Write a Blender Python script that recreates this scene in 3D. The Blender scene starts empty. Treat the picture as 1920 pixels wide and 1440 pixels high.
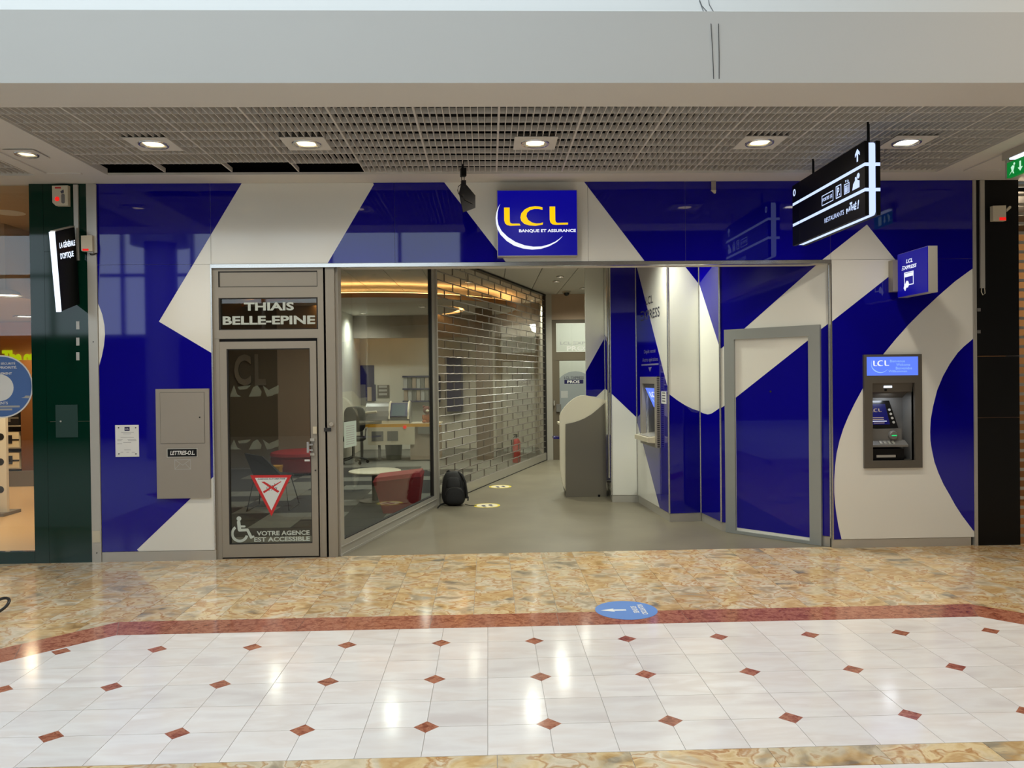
import bpy, bmesh, math, random
from mathutils import Vector, Matrix
random.seed(7)
scene = bpy.context.scene
col = scene.collection
PI = math.pi

# ------------------------------------------------------------------ camera
F_PX, CAM_H, YAW, PITCH, ROLL, CAM_D = 1457.65, 1.7045, .0307, -.0092, -.0118, 7.4477
cam_loc = Vector((0, -CAM_D, CAM_H))
_f = Vector((math.sin(YAW)*math.cos(PITCH), math.cos(YAW)*math.cos(PITCH), math.sin(PITCH)))
_r0 = Vector((math.cos(YAW), -math.sin(YAW), 0)); _u0 = _r0.cross(_f)
CR = _r0*math.cos(ROLL) + _u0*math.sin(ROLL); CU = -_r0*math.sin(ROLL) + _u0*math.cos(ROLL); CF = _f
cd = bpy.data.cameras.new('camera'); cd.sensor_fit = 'HORIZONTAL'; cd.sensor_width = 36
cd.lens = 36*F_PX/1920; cd.clip_start = .05; cd.clip_end = 200
cam = bpy.data.objects.new('camera', cd); col.objects.link(cam)
m3 = Matrix((CR, CU, -CF)).transposed()
cam.matrix_world = Matrix.Translation(cam_loc) @ m3.to_4x4()
scene.camera = cam

# ------------------------------------------------------------------ world, exposure
w = bpy.data.worlds.new('overcast_sky'); scene.world = w; w.use_nodes = True
bg = w.node_tree.nodes['Background']; bg.inputs[0].default_value = (.74, .88, 1.0, 1); bg.inputs[1].default_value = 2.5
vs = scene.view_settings; vs.view_transform = 'Standard'; vs.look = 'None'; vs.gamma = 1; vs.use_curve_mapping = False
vs.exposure = 0.14
scene.cycles.use_denoising = True
scene.cycles.max_bounces = 10; scene.cycles.transparent_max_bounces = 24
scene.cycles.sample_clamp_indirect = 6
scene.cycles.caustics_reflective = False; scene.cycles.caustics_refractive = False

# ------------------------------------------------------------------ measuring helpers: a direction of sight met with a real plane
def ray(x, y): return CF + CR*((x-960)/F_PX) - CU*((y-720)/F_PX)
def onz(x, y, z=0.):
    d = ray(x, y); return cam_loc + d*((z-cam_loc.z)/d.z)
def onx(x, y, X):
    d = ray(x, y); return cam_loc + d*(X/d.x)
class Fr:                                     # a flat frame: a along u, b along v, w along the outward normal
    def __init__(s, o, u, v=(0, 0, 1), n=None):
        s.o = Vector(o); s.u = Vector(u).normalized(); s.v = Vector(v).normalized()
        s.n = Vector(n).normalized() if n else Vector((s.u.y, -s.u.x, 0)).normalized()
    def P(s, a, b, w=0.): return s.o + s.u*a + s.v*b + s.n*w
    def px(s, x, y, w=0.):
        d = ray(x, y); p0 = s.o + s.n*w
        t = s.n.dot(p0-cam_loc)/s.n.dot(d); q = cam_loc + d*t - p0
        return (q.dot(s.u), q.dot(s.v))
    def pxs(s, pts, w=0.): return [s.px(x, y, w) for x, y in pts]
def wallfr(A, B): return Fr((A[0], A[1], 0), (B[0]-A[0], B[1]-A[1], 0))
WF = Fr((0, 0, 0), (1, 0, 0), (0, 1, 0), (0, 0, 1))      # the floor as a frame
FA = Fr((0, 0, 0), (1, 0, 0))                            # the shop front

# ------------------------------------------------------------------ materials
def lin(c): 
    c = c/255.
    return c/12.92 if c <= .04045 else ((c+.055)/1.055)**2.4
def C4(rgb): return (*[lin(c) for c in rgb], 1)
def mat(name, rgb, rough=.5, metal=0., spec=.5, emit=0., noise=None, coat=0., bump=None, alpha=None):
    m = bpy.data.materials.new(name); m.use_nodes = True; nt = m.node_tree
    b = nt.nodes['Principled BSDF']
    b.inputs['Base Color'].default_value = C4(rgb); b.inputs['Roughness'].default_value = rough
    b.inputs['Metallic'].default_value = metal; b.inputs['Specular IOR Level'].default_value = spec
    if coat: b.inputs['Coat Weight'].default_value = coat; b.inputs['Coat Roughness'].default_value = .03
    if emit: b.inputs['Emission Color'].default_value = C4(rgb); b.inputs['Emission Strength'].default_value = emit
    if noise:
        sc, amt = noise
        tc = nt.nodes.new('ShaderNodeTexCoord'); tx = nt.nodes.new('ShaderNodeTexNoise')
        tx.inputs['Scale'].default_value = sc; tx.inputs['Detail'].default_value = 6
        nt.links.new(tc.outputs['Object'], tx.inputs['Vector'])
        rp = nt.nodes.new('ShaderNodeValToRGB')
        c = C4(rgb)
        rp.color_ramp.elements[0].position = .3; rp.color_ramp.elements[1].position = .7
        rp.color_ramp.elements[0].color = (*[v*(1-amt) for v in c[:3]], 1)
        rp.color_ramp.elements[1].color = (*[min(1, v*(1+amt)) for v in c[:3]], 1)
        nt.links.new(tx.outputs['Fac'], rp.inputs[0]); nt.links.new(rp.outputs[0], b.inputs['Base Color'])
    if bump:
        tc = nt.nodes.new('ShaderNodeTexCoord'); tx = nt.nodes.new('ShaderNodeTexNoise'); tx.inputs['Scale'].default_value = bump[0]
        nt.links.new(tc.outputs['Object'], tx.inputs['Vector'])
        bp = nt.nodes.new('ShaderNodeBump'); bp.inputs['Strength'].default_value = bump[1]; bp.inputs['Distance'].default_value = .01
        nt.links.new(tx.outputs['Fac'], bp.inputs['Height']); nt.links.new(bp.outputs[0], b.inputs['Normal'])
    return m
def glass(name, tint, ior=1.5, rough=0.):
    m = bpy.data.materials.new(name); m.use_nodes = True; nt = m.node_tree; nt.nodes.clear()
    o = nt.nodes.new('ShaderNodeOutputMaterial'); mx = nt.nodes.new('ShaderNodeMixShader')
    t = nt.nodes.new('ShaderNodeBsdfTransparent'); t.inputs[0].default_value = (*tint, 1)
    g = nt.nodes.new('ShaderNodeBsdfGlossy'); g.inputs['Roughness'].default_value = rough
    r0 = ((ior-1)/(ior+1))**2
    lw = nt.nodes.new('ShaderNodeLayerWeight'); lw.inputs[0].default_value = .5
    pw = nt.nodes.new('ShaderNodeMath'); pw.operation = 'POWER'; pw.inputs[1].default_value = 5.
    ma = nt.nodes.new('ShaderNodeMath'); ma.operation = 'MULTIPLY_ADD'; ma.inputs[1].default_value = 1-r0; ma.inputs[2].default_value = r0
    nt.links.new(lw.outputs['Facing'], pw.inputs[0]); nt.links.new(pw.outputs[0], ma.inputs[0])
    nt.links.new(ma.outputs[0], mx.inputs[0]); nt.links.new(t.outputs[0], mx.inputs[1]); nt.links.new(g.outputs[0], mx.inputs[2])
    nt.links.new(mx.outputs[0], o.inputs[0]); return m
def film(name, rgb, opac, rough=.6):           # printed frosted film: partly see-through
    m = mat(name, rgb, rough); nt = m.node_tree; b = nt.nodes['Principled BSDF']; o = nt.nodes['Material Output']
    t = nt.nodes.new('ShaderNodeBsdfTransparent'); mx = nt.nodes.new('ShaderNodeMixShader'); mx.inputs[0].default_value = opac
    nt.links.new(t.outputs[0], mx.inputs[1]); nt.links.new(b.outputs[0], mx.inputs[2]); nt.links.new(mx.outputs[0], o.inputs[0]); return m
def emis(name, rgb, s):
    m = mat(name, (5, 5, 5), .35, spec=.3); b = m.node_tree.nodes['Principled BSDF']
    b.inputs['Emission Color'].default_value = C4(rgb); b.inputs['Emission Strength'].default_value = s; return m
def stone(name, cols, scale, warp, rough, vary=.08, stretch=(1, 1, 1), detail=5, cols2=None):
    """polished stone: warped noise run through a ramp, each slab cut from another part of the block"""
    m = bpy.data.materials.new(name); m.use_nodes = True; nt = m.node_tree; N = nt.nodes.new; L = nt.links.new
    b = nt.nodes['Principled BSDF']; b.inputs['Roughness'].default_value = rough; b.inputs['Specular IOR Level'].default_value = .5
    tc = N('ShaderNodeTexCoord'); oi = N('ShaderNodeObjectInfo')
    mul = N('ShaderNodeVectorMath'); mul.operation = 'SCALE'; mul.inputs[0].default_value = (37., 53., 71.); L(oi.outputs['Random'], mul.inputs['Scale'])
    add = N('ShaderNodeVectorMath'); add.operation = 'ADD'; L(tc.outputs['Object'], add.inputs[0]); L(mul.outputs[0], add.inputs[1])
    st = N('ShaderNodeVectorMath'); st.operation = 'MULTIPLY'; st.inputs[1].default_value = stretch; L(add.outputs[0], st.inputs[0])
    wn = N('ShaderNodeTexNoise'); wn.inputs['Scale'].default_value = scale*.6; wn.inputs['Detail'].default_value = 3; L(st.outputs[0], wn.inputs['Vector'])
    ws = N('ShaderNodeVectorMath'); ws.operation = 'SCALE'; ws.inputs['Scale'].default_value = warp; L(wn.outputs['Color'], ws.inputs[0])
    wa = N('ShaderNodeVectorMath'); wa.operation = 'ADD'; L(st.outputs[0], wa.inputs[0]); L(ws.outputs[0], wa.inputs[1])
    tx = N('ShaderNodeTexNoise'); tx.inputs['Scale'].default_value = scale; tx.inputs['Detail'].default_value = detail; L(wa.outputs[0], tx.inputs['Vector'])
    rp = N('ShaderNodeValToRGB'); cr = rp.color_ramp
    for k, (p, c) in enumerate(cols):
        e = cr.elements[k] if k < 2 else cr.elements.new(p)
        e.position = p; e.color = C4(c)
    L(tx.outputs['Fac'], rp.inputs[0])
    out = rp.outputs[0]
    if cols2:                                  # larger patches of a second colouring, with crisp edges
        r2 = N('ShaderNodeValToRGB'); c2 = r2.color_ramp
        for k, (p, c) in enumerate(cols2):
            e = c2.elements[k] if k < 2 else c2.elements.new(p)
            e.position = p; e.color = C4(c)
        L(tx.outputs['Fac'], r2.inputs[0])
        pn = N('ShaderNodeTexNoise'); pn.inputs['Scale'].default_value = scale*.9; pn.inputs['Detail'].default_value = 4; pn.inputs['Distortion'].default_value = 1.2
        of = N('ShaderNodeVectorMath'); of.operation = 'ADD'; of.inputs[1].default_value = (13.1, 7.7, 3.3); L(st.outputs[0], of.inputs[0]); L(of.outputs[0], pn.inputs['Vector'])
        m2 = N('ShaderNodeMapRange'); m2.inputs['From Min'].default_value = .44; m2.inputs['From Max'].default_value = .56; L(pn.outputs['Fac'], m2.inputs['Value'])
        mx = N('ShaderNodeMix'); mx.data_type = 'RGBA'; L(m2.outputs[0], mx.inputs[0]); L(rp.outputs[0], mx.inputs[6]); L(r2.outputs[0], mx.inputs[7]); out = mx.outputs[2]
    hs = N('ShaderNodeHueSaturation'); L(out, hs.inputs['Color'])
    mr = N('ShaderNodeMapRange'); mr.inputs['To Min'].default_value = 1-vary; mr.inputs['To Max'].default_value = 1+vary*.6
    L(oi.outputs['Random'], mr.inputs['Value']); L(mr.outputs[0], hs.inputs['Value']); L(hs.outputs[0], b.inputs['Base Color'])
    return m

M = dict(
    white=mat('white_laminate', (228, 227, 218), .10, noise=(.7, .02)),
    blue=mat('blue_vinyl', (9, 3, 138), .03, spec=.5),
    alu=mat('grey_aluminium_paint', (152, 145, 132), .38, .15),
    alu_l=mat('light_aluminium', (186, 182, 172), .33, .35),
    alu_d=mat('shadowed_gasket', (34, 32, 30), .7),
    chrome=mat('brushed_steel_trim', (205, 203, 198), .22, .85),
    plaster=mat('white_plaster', (206, 202, 194), .7, noise=(.5, .015)),
    grid=mat('grey_cell_ceiling', (208, 203, 195), .55),
    black=mat('matt_black', (9, 9, 9), .45, spec=.25),
    void=mat('black_plenum', (9, 9, 9), .9),
    blackg=mat('black_gloss', (10, 9, 9), .18),
    green=mat('dark_green_lacquer', (3, 44, 32), .05, spec=.35),
    greybox=mat('grey_enamel', (150, 143, 132), .4, noise=(3, .02)),
    paper=mat('white_paper', (226, 226, 222), .6),
    ink=mat('grey_print', (70, 70, 84), .7),
    inkl=mat('pale_grey_print', (172, 172, 170), .7),
    navy=mat('navy_print', (14, 12, 72), .5),
    dark=mat('dark_plastic', (30, 30, 33), .42),
    darkg=mat('graphite_panel', (88, 83, 75), .4),
    mid=mat('mid_grey_plastic', (112, 110, 106), .4),
    cream=mat('cream_laminate', (232, 224, 200), .3),
    red=mat('red_fabric', (150, 26, 38), .75, noise=(30, .08)),
    redp=mat('red_print', (196, 38, 38), .5),
    redl=emis('red_beacon', (235, 30, 24), .9),
    beige=mat('ivory_plastic', (205, 196, 172), .45),
    yellow=mat('yellow_edge', (206, 152, 44), .45),
    wood=mat('orange_wood', (190, 122, 40), .5),
    vinyl=mat('grey_vinyl_floor', (122, 115, 98), .36, noise=(2.2, .10)),
    carpet_d=mat('charcoal_carpet', (44, 44, 44), .95, noise=(60, .15)),
    carpet_l=mat('grey_carpet', (112, 112, 106), .95, noise=(60, .12)),
    taupe=mat('taupe_wall', (112, 100, 82), .7, noise=(1, .03)),
    taupe_l=mat('pale_taupe_wall', (168, 150, 132), .7),
    palew=mat('pale_interior_wall', (206, 204, 192), .7),
    steel_d=mat('dark_steel', (62, 60, 58), .4, .6),
    bag=mat('black_nylon', (11, 11, 12), .62, bump=(180, .25)),
    glass=glass('clear_glass', (.93, .955, .94), 1.5),
    glassd=glass('tinted_glass', (.80, .80, .76), 1.5),
    pane=glass('polycarbonate_pane', (.90, .89, .85), 1.45, .0),
    frost=film('frosted_film', (206, 216, 208), .80),
    frostl=film('faint_frosted_film', (200, 206, 196), .30),
    tile_w=stone('pale_limestone', [(.30, (214, 204, 198)), (.48, (228, 222, 216)), (.60, (222, 212, 204)), (.72, (236, 231, 226))], 1.6, .5, .13, .05, (1, 3.2, 1)),
    tile_r=stone('red_marble', [(.30, (124, 66, 48)), (.46, (154, 92, 70)), (.58, (178, 118, 92)), (.72, (138, 78, 58))], 22, .15, .12, .10),
    marble=stone('golden_breccia', [(.28, (128, 122, 110)), (.38, (190, 172, 140)), (.46, (212, 196, 166)), (.50, (186, 148, 106)), (.53, (220, 206, 180)), (.62, (178, 162, 134)), (.74, (134, 126, 112))], 3.4, .9, .12, .12, (1, 1.25, 1), 8,
                 [(.28, (150, 118, 74)), (.40, (200, 166, 114)), (.47, (220, 196, 152)), (.50, (176, 128, 78)), (.54, (212, 184, 136)), (.64, (188, 150, 100)), (.74, (214, 192, 152))]),
    grout=mat('pale_grout', (196, 188, 178), .5, noise=(8, .06)),
    led=emis('cool_white_led', (226, 238, 255), 1.5),
    ledsign=emis('lit_white_acrylic', (196, 214, 255), 1.15),
    warm=emis('warm_cove_led', (255, 190, 112), 8.),
    lamp=emis('warm_lamp', (255, 232, 178), 2.6),
    lampw=emis('white_lamp', (255, 246, 228), 9.),
    signblue=emis('lit_blue_face', (3, 0, 140), .85),
    yellowlit=emis('lit_yellow_acrylic', (255, 205, 0), .95),
    whitelit=emis('lit_white_letter', (236, 240, 255), 1.0),
    atmhead=emis('lit_header_screen', (96, 128, 250), 1.0),
    atmtxt=emis('lit_header_text', (150, 190, 255), 1.0),
    atmscr=emis('lit_dark_screen', (8, 10, 84), .9),
    exitg=emis('lit_green_sign', (0, 128, 48), .8),
    exitw=emis('lit_pale_pictogram', (200, 246, 214), .9),
    greenlit=emis('green_indicator', (40, 220, 120), 1.),
    blueprint=mat('sky_blue_print', (92, 136, 206), .35),
    bluest=mat('steel_blue_print', (70, 106, 166), .45),
    link=mat('shutter_link_metal', (138, 130, 122), .35, .5),
    lime=emis('lime_letter', (226, 240, 20), .55),
)

# ------------------------------------------------------------------ mesh building
class MB:
    def __init__(s): s.v = []; s.f = []; s.m = []
    def _add(s, vs, fs, mi=0):
        k = len(s.v); s.v += [Vector(p) for p in vs]; s.f += [[i+k for i in f] for f in fs]; s.m += [mi]*len(fs); return s
    def box(s, x0, x1, y0, y1, z0, z1, mi=0):
        return s._add([(x, y, z) for x in (x0, x1) for y in (y0, y1) for z in (z0, z1)],
                      [(0, 1, 3, 2), (4, 6, 7, 5), (0, 4, 5, 1), (2, 3, 7, 6), (0, 2, 6, 4), (1, 5, 7, 3)], mi)
    def fbox(s, fr, a0, a1, b0, b1, w0, w1, mi=0):
        return s._add([fr.P(a, b, w_) for a in (a0, a1) for b in (b0, b1) for w_ in (w0, w1)],
                      [(0, 1, 3, 2), (4, 6, 7, 5), (0, 4, 5, 1), (2, 3, 7, 6), (0, 2, 6, 4), (1, 5, 7, 3)], mi)
    def prism(s, fr, poly, w0, w1, mi=0):
        n = len(poly)
        if n < 3: return s
        vs = [fr.P(a, b, w0) for a, b in poly] + [fr.P(a, b, w1) for a, b in poly]
        fs = [list(range(n))[::-1], list(range(n, 2*n))] + [(i, (i+1) % n, n+(i+1) % n, n+i) for i in range(n)]
        return s._add(vs, fs, mi)
    def ring(s, fr, o, i, w0, w1, mi=0):        # rectangular frame: outer and inner (a0,a1,b0,b1)
        s.fbox(fr, o[0], i[0], o[2], o[3], w0, w1, mi); s.fbox(fr, i[1], o[1], o[2], o[3], w0, w1, mi)
        s.fbox(fr, i[0], i[1], o[2], i[2], w0, w1, mi); s.fbox(fr, i[0], i[1], i[3], o[3], w0, w1, mi); return s
    def cyl(s, c, r, h, axis=(0, 0, 1), n=20, r2=None, mi=0):
        a = Vector(axis).normalized(); t = Vector((1, 0, 0)) if abs(a.x) < .9 else Vector((0, 1, 0))
        x = a.cross(t).normalized(); y = a.cross(x); c = Vector(c); r2 = r if r2 is None else r2
        vs = []
        for k in range(n):
            d = x*math.cos(2*PI*k/n) + y*math.sin(2*PI*k/n); vs += [c + d*r, c + a*h + d*r2]
        fs = [(2*k, 2*((k+1) % n), 2*((k+1) % n)+1, 2*k+1) for k in range(n)]
        fs += [[2*k for k in range(n)][::-1], [2*k+1 for k in range(n)]]
        return s._add(vs, fs, mi)
    def lathe(s, c, prof, n=24, axis=(0, 0, 1), mi=0):   # profile (r, h) from axis to axis
        a = Vector(axis).normalized(); t = Vector((1, 0, 0)) if abs(a.x) < .9 else Vector((0, 1, 0))
        x = a.cross(t).normalized(); y = a.cross(x); c = Vector(c); vs = []; fs = []; m_ = len(prof)
        for k in range(n):
            d = x*math.cos(2*PI*k/n) + y*math.sin(2*PI*k/n)
            vs += [c + a*h + d*r for r, h in prof]
        for k in range(n):
            q = (k+1) % n
            fs += [(k*m_+j, q*m_+j, q*m_+j+1, k*m_+j+1) for j in range(m_-1)]
        return s._add(vs, fs, mi)
    def tube(s, pts, r, n=8, mi=0):
        pts = [Vector(p) for p in pts]; vs = []; fs = []
        for i, p in enumerate(pts):
            d = (pts[min(i+1, len(pts)-1)] - pts[max(i-1, 0)]).normalized()
            t = Vector((0, 0, 1)) if abs(d.z) < .9 else Vector((1, 0, 0))
            x = d.cross(t).normalized(); y = d.cross(x)
            vs += [p + (x*math.cos(2*PI*k/n) + y*math.sin(2*PI*k/n))*r for k in range(n)]
        for i in range(len(pts)-1):
            fs += [(i*n+k, i*n+(k+1) % n, (i+1)*n+(k+1) % n, (i+1)*n+k) for k in range(n)]
        fs += [list(range(n))[::-1], [(len(pts)-1)*n+k for k in range(n)]]
        return s._add(vs, fs, mi)
    def ellip(s, c, r, n=16, m_=10, e=1., mi=0):           # superellipsoid
        c = Vector(c); vs = []; fs = []
        sg = lambda v: math.copysign(abs(v)**e, v)
        for j in range(1, m_):
            th = -PI/2 + PI*j/m_
            for k in range(n):
                ph = 2*PI*k/n
                vs.append(c + Vector((r[0]*sg(math.cos(th))*sg(math.cos(ph)), r[1]*sg(math.cos(th))*sg(math.sin(ph)), r[2]*sg(math.sin(th)))))
        b = len(vs); vs += [c - Vector((0, 0, r[2])), c + Vector((0, 0, r[2]))]
        for j in range(m_-2):
            fs += [(j*n+k, j*n+(k+1) % n, (j+1)*n+(k+1) % n, (j+1)*n+k) for k in range(n)]
        fs += [(b, (k+1) % n, k) for k in range(n)] + [(b+1, (m_-2)*n+k, (m_-2)*n+(k+1) % n) for k in range(n)]
        return s._add(vs, fs, mi)
WM = {}
def mesh_of(name, mb, mats, off=Vector((0, 0, 0)), smooth=False, fixn=True):
    me = bpy.data.meshes.new(name)
    me.from_pydata([tuple(p-off) for p in mb.v], [], mb.f)
    mats = mats if isinstance(mats, (list, tuple)) else [mats]
    for m_ in mats: me.materials.append(M[m_] if isinstance(m_, str) else m_)
    if len(mats) > 1: me.polygons.foreach_set('material_index', mb.m)
    if fixn:
        bm = bmesh.new(); bm.from_mesh(me); bmesh.ops.recalc_face_normals(bm, faces=bm.faces); bm.to_mesh(me); bm.free()
    if smooth:
        me.polygons.foreach_set('use_smooth', [True]*len(me.polygons)); me.set_sharp_from_angle(angle=math.radians(38))
    me.update(); return me
def tag(o, label=None, cat=None, group=None, kind=None):
    if label: o['label'] = label
    if cat: o['category'] = cat
    if group: o['group'] = group
    if kind: o['kind'] = kind
    return o
def wpos(p): return WM.get(p.name, Vector((0, 0, 0)))
def obj(name, mb, mats, parent=None, smooth=False, label=None, fixn=True):
    """one mesh object from points given in world coordinates"""
    if parent is None:
        xs = [p.x for p in mb.v]; ys = [p.y for p in mb.v]; off = Vector(((min(xs)+max(xs))/2, (min(ys)+max(ys))/2, min(p.z for p in mb.v)))
    else: off = wpos(parent)
    o = bpy.data.objects.new(name, mesh_of(name, mb, mats, off, smooth, fixn)); col.objects.link(o)
    if parent is None: o.location = off
    else: o.parent = parent
    WM[o.name] = off
    if label: o['label'] = label
    return o
def empty(name, loc, label=None, cat=None, group=None, kind=None):
    o = bpy.data.objects.new(name, None); col.objects.link(o); o.location = loc; o.empty_display_size = .05
    WM[o.name] = Vector(loc); return tag(o, label, cat, group, kind)
def inst(name, me, loc, parent=None, rotz=0.):
    o = bpy.data.objects.new(name, me); col.objects.link(o)
    if parent: o.parent = parent; o.location = Vector(loc) - wpos(parent)
    else: o.location = loc
    o.rotation_euler.z = rotz; WM[o.name] = Vector(loc); return o
def light(name, kind, loc, energy, color, parent=None, size=.1, aim=(0, 0, -1), spot=1.6, blend=.6):
    d = bpy.data.lights.new(name, kind); d.energy = energy; d.color = color
    if kind == 'SPOT': d.spot_size = spot; d.spot_blend = blend; d.shadow_soft_size = size
    elif kind == 'AREA': d.size = size
    else: d.shadow_soft_size = size
    o = bpy.data.objects.new(name, d); col.objects.link(o)
    o.rotation_euler = Vector(aim).to_track_quat('-Z', 'Y').to_euler()
    o.location = Vector(loc) - (wpos(parent) if parent else Vector((0, 0, 0)))
    if parent: o.parent = parent
    return o
def clip(poly, a, b, c):                       # keep a*x+b*y<=c
    out = []
    for i in range(len(poly)):
        p, q = poly[i], poly[(i+1) % len(poly)]
        dp = a*p[0]+b*p[1]-c; dq = a*q[0]+b*q[1]-c
        if dp <= 0: out.append(p)
        if (dp < 0 < dq) or (dq < 0 < dp):
            t = dp/(dp-dq); out.append((p[0]+(q[0]-p[0])*t, p[1]+(q[1]-p[1])*t))
    return out
def cliprect(poly, r):
    for h in ((-1, 0, -r[0]), (1, 0, r[1]), (0, -1, -r[2]), (0, 1, r[3])): 
        if len(poly) >= 3: poly = clip(poly, *h)
    return poly
_txt = {}
def text_raw(s, bold=0.):
    if (s, bold) not in _txt:
        cu = bpy.data.curves.new('t', 'FONT'); cu.body = s; cu.offset = bold; cu.resolution_u = 3; cu.align_x = 'LEFT'
        ob = bpy.data.objects.new('t', cu); me = bpy.data.meshes.new_from_object(ob)
        _txt[(s, bold)] = ([(v.co.x, v.co.y) for v in me.vertices], [list(p.vertices) for p in me.polygons])
        bpy.data.objects.remove(ob); bpy.data.curves.remove(cu); bpy.data.meshes.remove(me)
    return _txt[(s, bold)]
def text(parent, fr, s, box, w, m, bold=.02, name='lettering', slant=0., quad=None, thick=0.):
    """writing fitted to box (a0,a1,b0,b1) of a frame"""
    vs, fs = text_raw(s, bold)
    x0 = min(v[0] for v in vs); x1 = max(v[0] for v in vs); y0 = min(v[1] for v in vs); y1 = max(v[1] for v in vs)
    mb = MB(); P = []
    for x, y in vs:
        u = (x-x0)/(x1-x0); v = (y-y0)/(y1-y0)
        P.append(fr.P(box[0]+(box[1]-box[0])*u+slant*v, box[2]+(box[3]-box[2])*v, w))
    mb._add(P, fs)
    if thick:
        k = len(P); mb._add([p-fr.n*thick for p in P], [f[::-1] for f in fs])
        edge = {}
        for f in fs:
            for i in range(len(f)):
                a, b = f[i], f[(i+1) % len(f)]
                edge[(a, b)] = edge.get((a, b), 0)+1
        mb.f += [[a, b, b+k, a+k] for (a, b) in edge if (b, a) not in edge]; mb.m = [0]*len(mb.f)
    return obj(name, mb, m, parent, fixn=False)
def pbox(fr, x0, y0, x1, y1, w=0.):            # a pixel box measured on a frame -> (a0,a1,b0,b1)
    p = [fr.px(x, y, w) for x, y in ((x0, y0), (x1, y0), (x0, y1), (x1, y1))]
    return ((p[0][0]+p[2][0])/2, (p[1][0]+p[3][0])/2, (p[2][1]+p[3][1])/2, (p[0][1]+p[1][1])/2)

# ================================================================== MALL FLOOR
floor = obj('floor', MB().box(-17, 17, -17, .06, -.10, -.004), 'grout')
tag(floor, 'polished mall floor of pale stone tiles, red diamonds and golden marble slabs', 'floor', kind='structure')
GX, GY = .278, -2.456
IL, IR = (-2.516, -2.158), (3.386, -2.158)      # inner corners of the red border
S2 = math.sqrt(.5)
left_in = (-S2, S2, -S2*IL[0]+S2*IL[1]); right_in = (S2, S2, S2*IR[0]+S2*IR[1])
BW = .29
def slab(name, poly, m, top=0., parent=floor):
    if len(poly) >= 3: return obj(name, MB().prism(WF, poly, top-.003, top), m, parent)
g = .0014
for i in range(-15, 17):
    for k in range(6):
        x0 = GX+.3*i; y1 = GY+.3-.3*k; y0 = y1-.3
        p = [(x0+g, y0+g), (x0+.3-g, y0+g), (x0+.3-g, min(y1, -2.16)-g), (x0+g, min(y1, -2.16)-g)]
        p = clip(p, *left_in)
        if len(p) >= 3: p = clip(p, *right_in)
        slab('tile', p, 'tile_w')
h = .062
for k in range(3):
    for c in range(-6, 7):
        x, y = GX+.6*c, GY-.6*k
        if -S2*x+S2*y > left_in[2]+.06 or S2*x+S2*y > right_in[2]+.0: continue
        slab('diamond_tile', [(x-h, y), (x, y-h), (x+h, y), (x, y+h)], 'tile_r', .0007)
# red border: straight run in pieces, then the two slanting ends
ob = BW*math.tan(PI/8)
xs = [IL[0], -2.22, -1.32, -.42, .47, 1.37, 2.27, 3.0, IR[0]]
for a, b in zip(xs[:-1], xs[1:]):
    a2 = a-ob if a == IL[0] else a; b2 = b+ob if b == IR[0] else b
    slab('border_tile', [(a+g, IL[1]), (b-g, IL[1]), (b2-g, IL[1]+BW), (a2+g, IL[1]+BW)], 'tile_r')
for sgn, c0 in ((-1, IL), (1, IR)):
    o0 = (c0[0]+sgn*ob, c0[1]+BW)
    for k in range(6):
        s0, s1 = .6*k, .6*k+.6
        q = lambda c, s: (c[0]+sgn*S2*s, c[1]-S2*s)
        poly = [q(c0, s0+g), q(c0, s1-g), q(o0, s1-g), q(o0, s0+g)]
        slab('border_tile', poly if sgn < 0 else poly[::-1], 'tile_r')
# golden marble between border and shop fronts
lo = (-left_in[0], -left_in[1], -(left_in[2]+BW)); ro = (-right_in[0], -right_in[1], -(right_in[2]+BW))
rows = [IL[1]+BW, -1.25, -.63, .06]
for k in range(3):
    off = -.125
    for i in range(-21, 22):
        x0 = off+.305*i
        slab('marble_slab', [(x0+g, rows[k]+g), (x0+.305-g, rows[k]+g), (x0+.305-g, rows[k+1]-g), (x0+g, rows[k+1]-g)], 'marble')
for sgn, hp in ((-1, lo), (1, ro)):
    for k in range(3):
        for i in range(7):
            xa = -4.7+.31*i if sgn < 0 else 3.3+.31*i
            y1 = IL[1]+BW-.62*k
            p = clip([(xa+g, y1-.62+g), (xa+.31-g, y1-.62+g), (xa+.31-g, y1-g), (xa+g, y1-g)], *hp)
            slab('marble_slab', p, 'marble')
for k, (a, b) in enumerate(((-3.2, -2.1), (-2.1, -.85), (-.85, .02), (.02, .62), (.62, 1.25), (1.25, 1.75), (1.75, 2.25), (2.25, 3.1))):
    slab('marble_slab', [(a+g, -4.13), (b-g, -4.13), (b-g, -3.958), (a+g, -3.958)], 'marble')
for i in range(-11, 12):
    slab('tile', [(.28*i+g, -4.6), (.28*i+.28-g, -4.6), (.28*i+.28-g, -4.134), (.28*i+g, -4.134)], 'tile_w')

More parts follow.
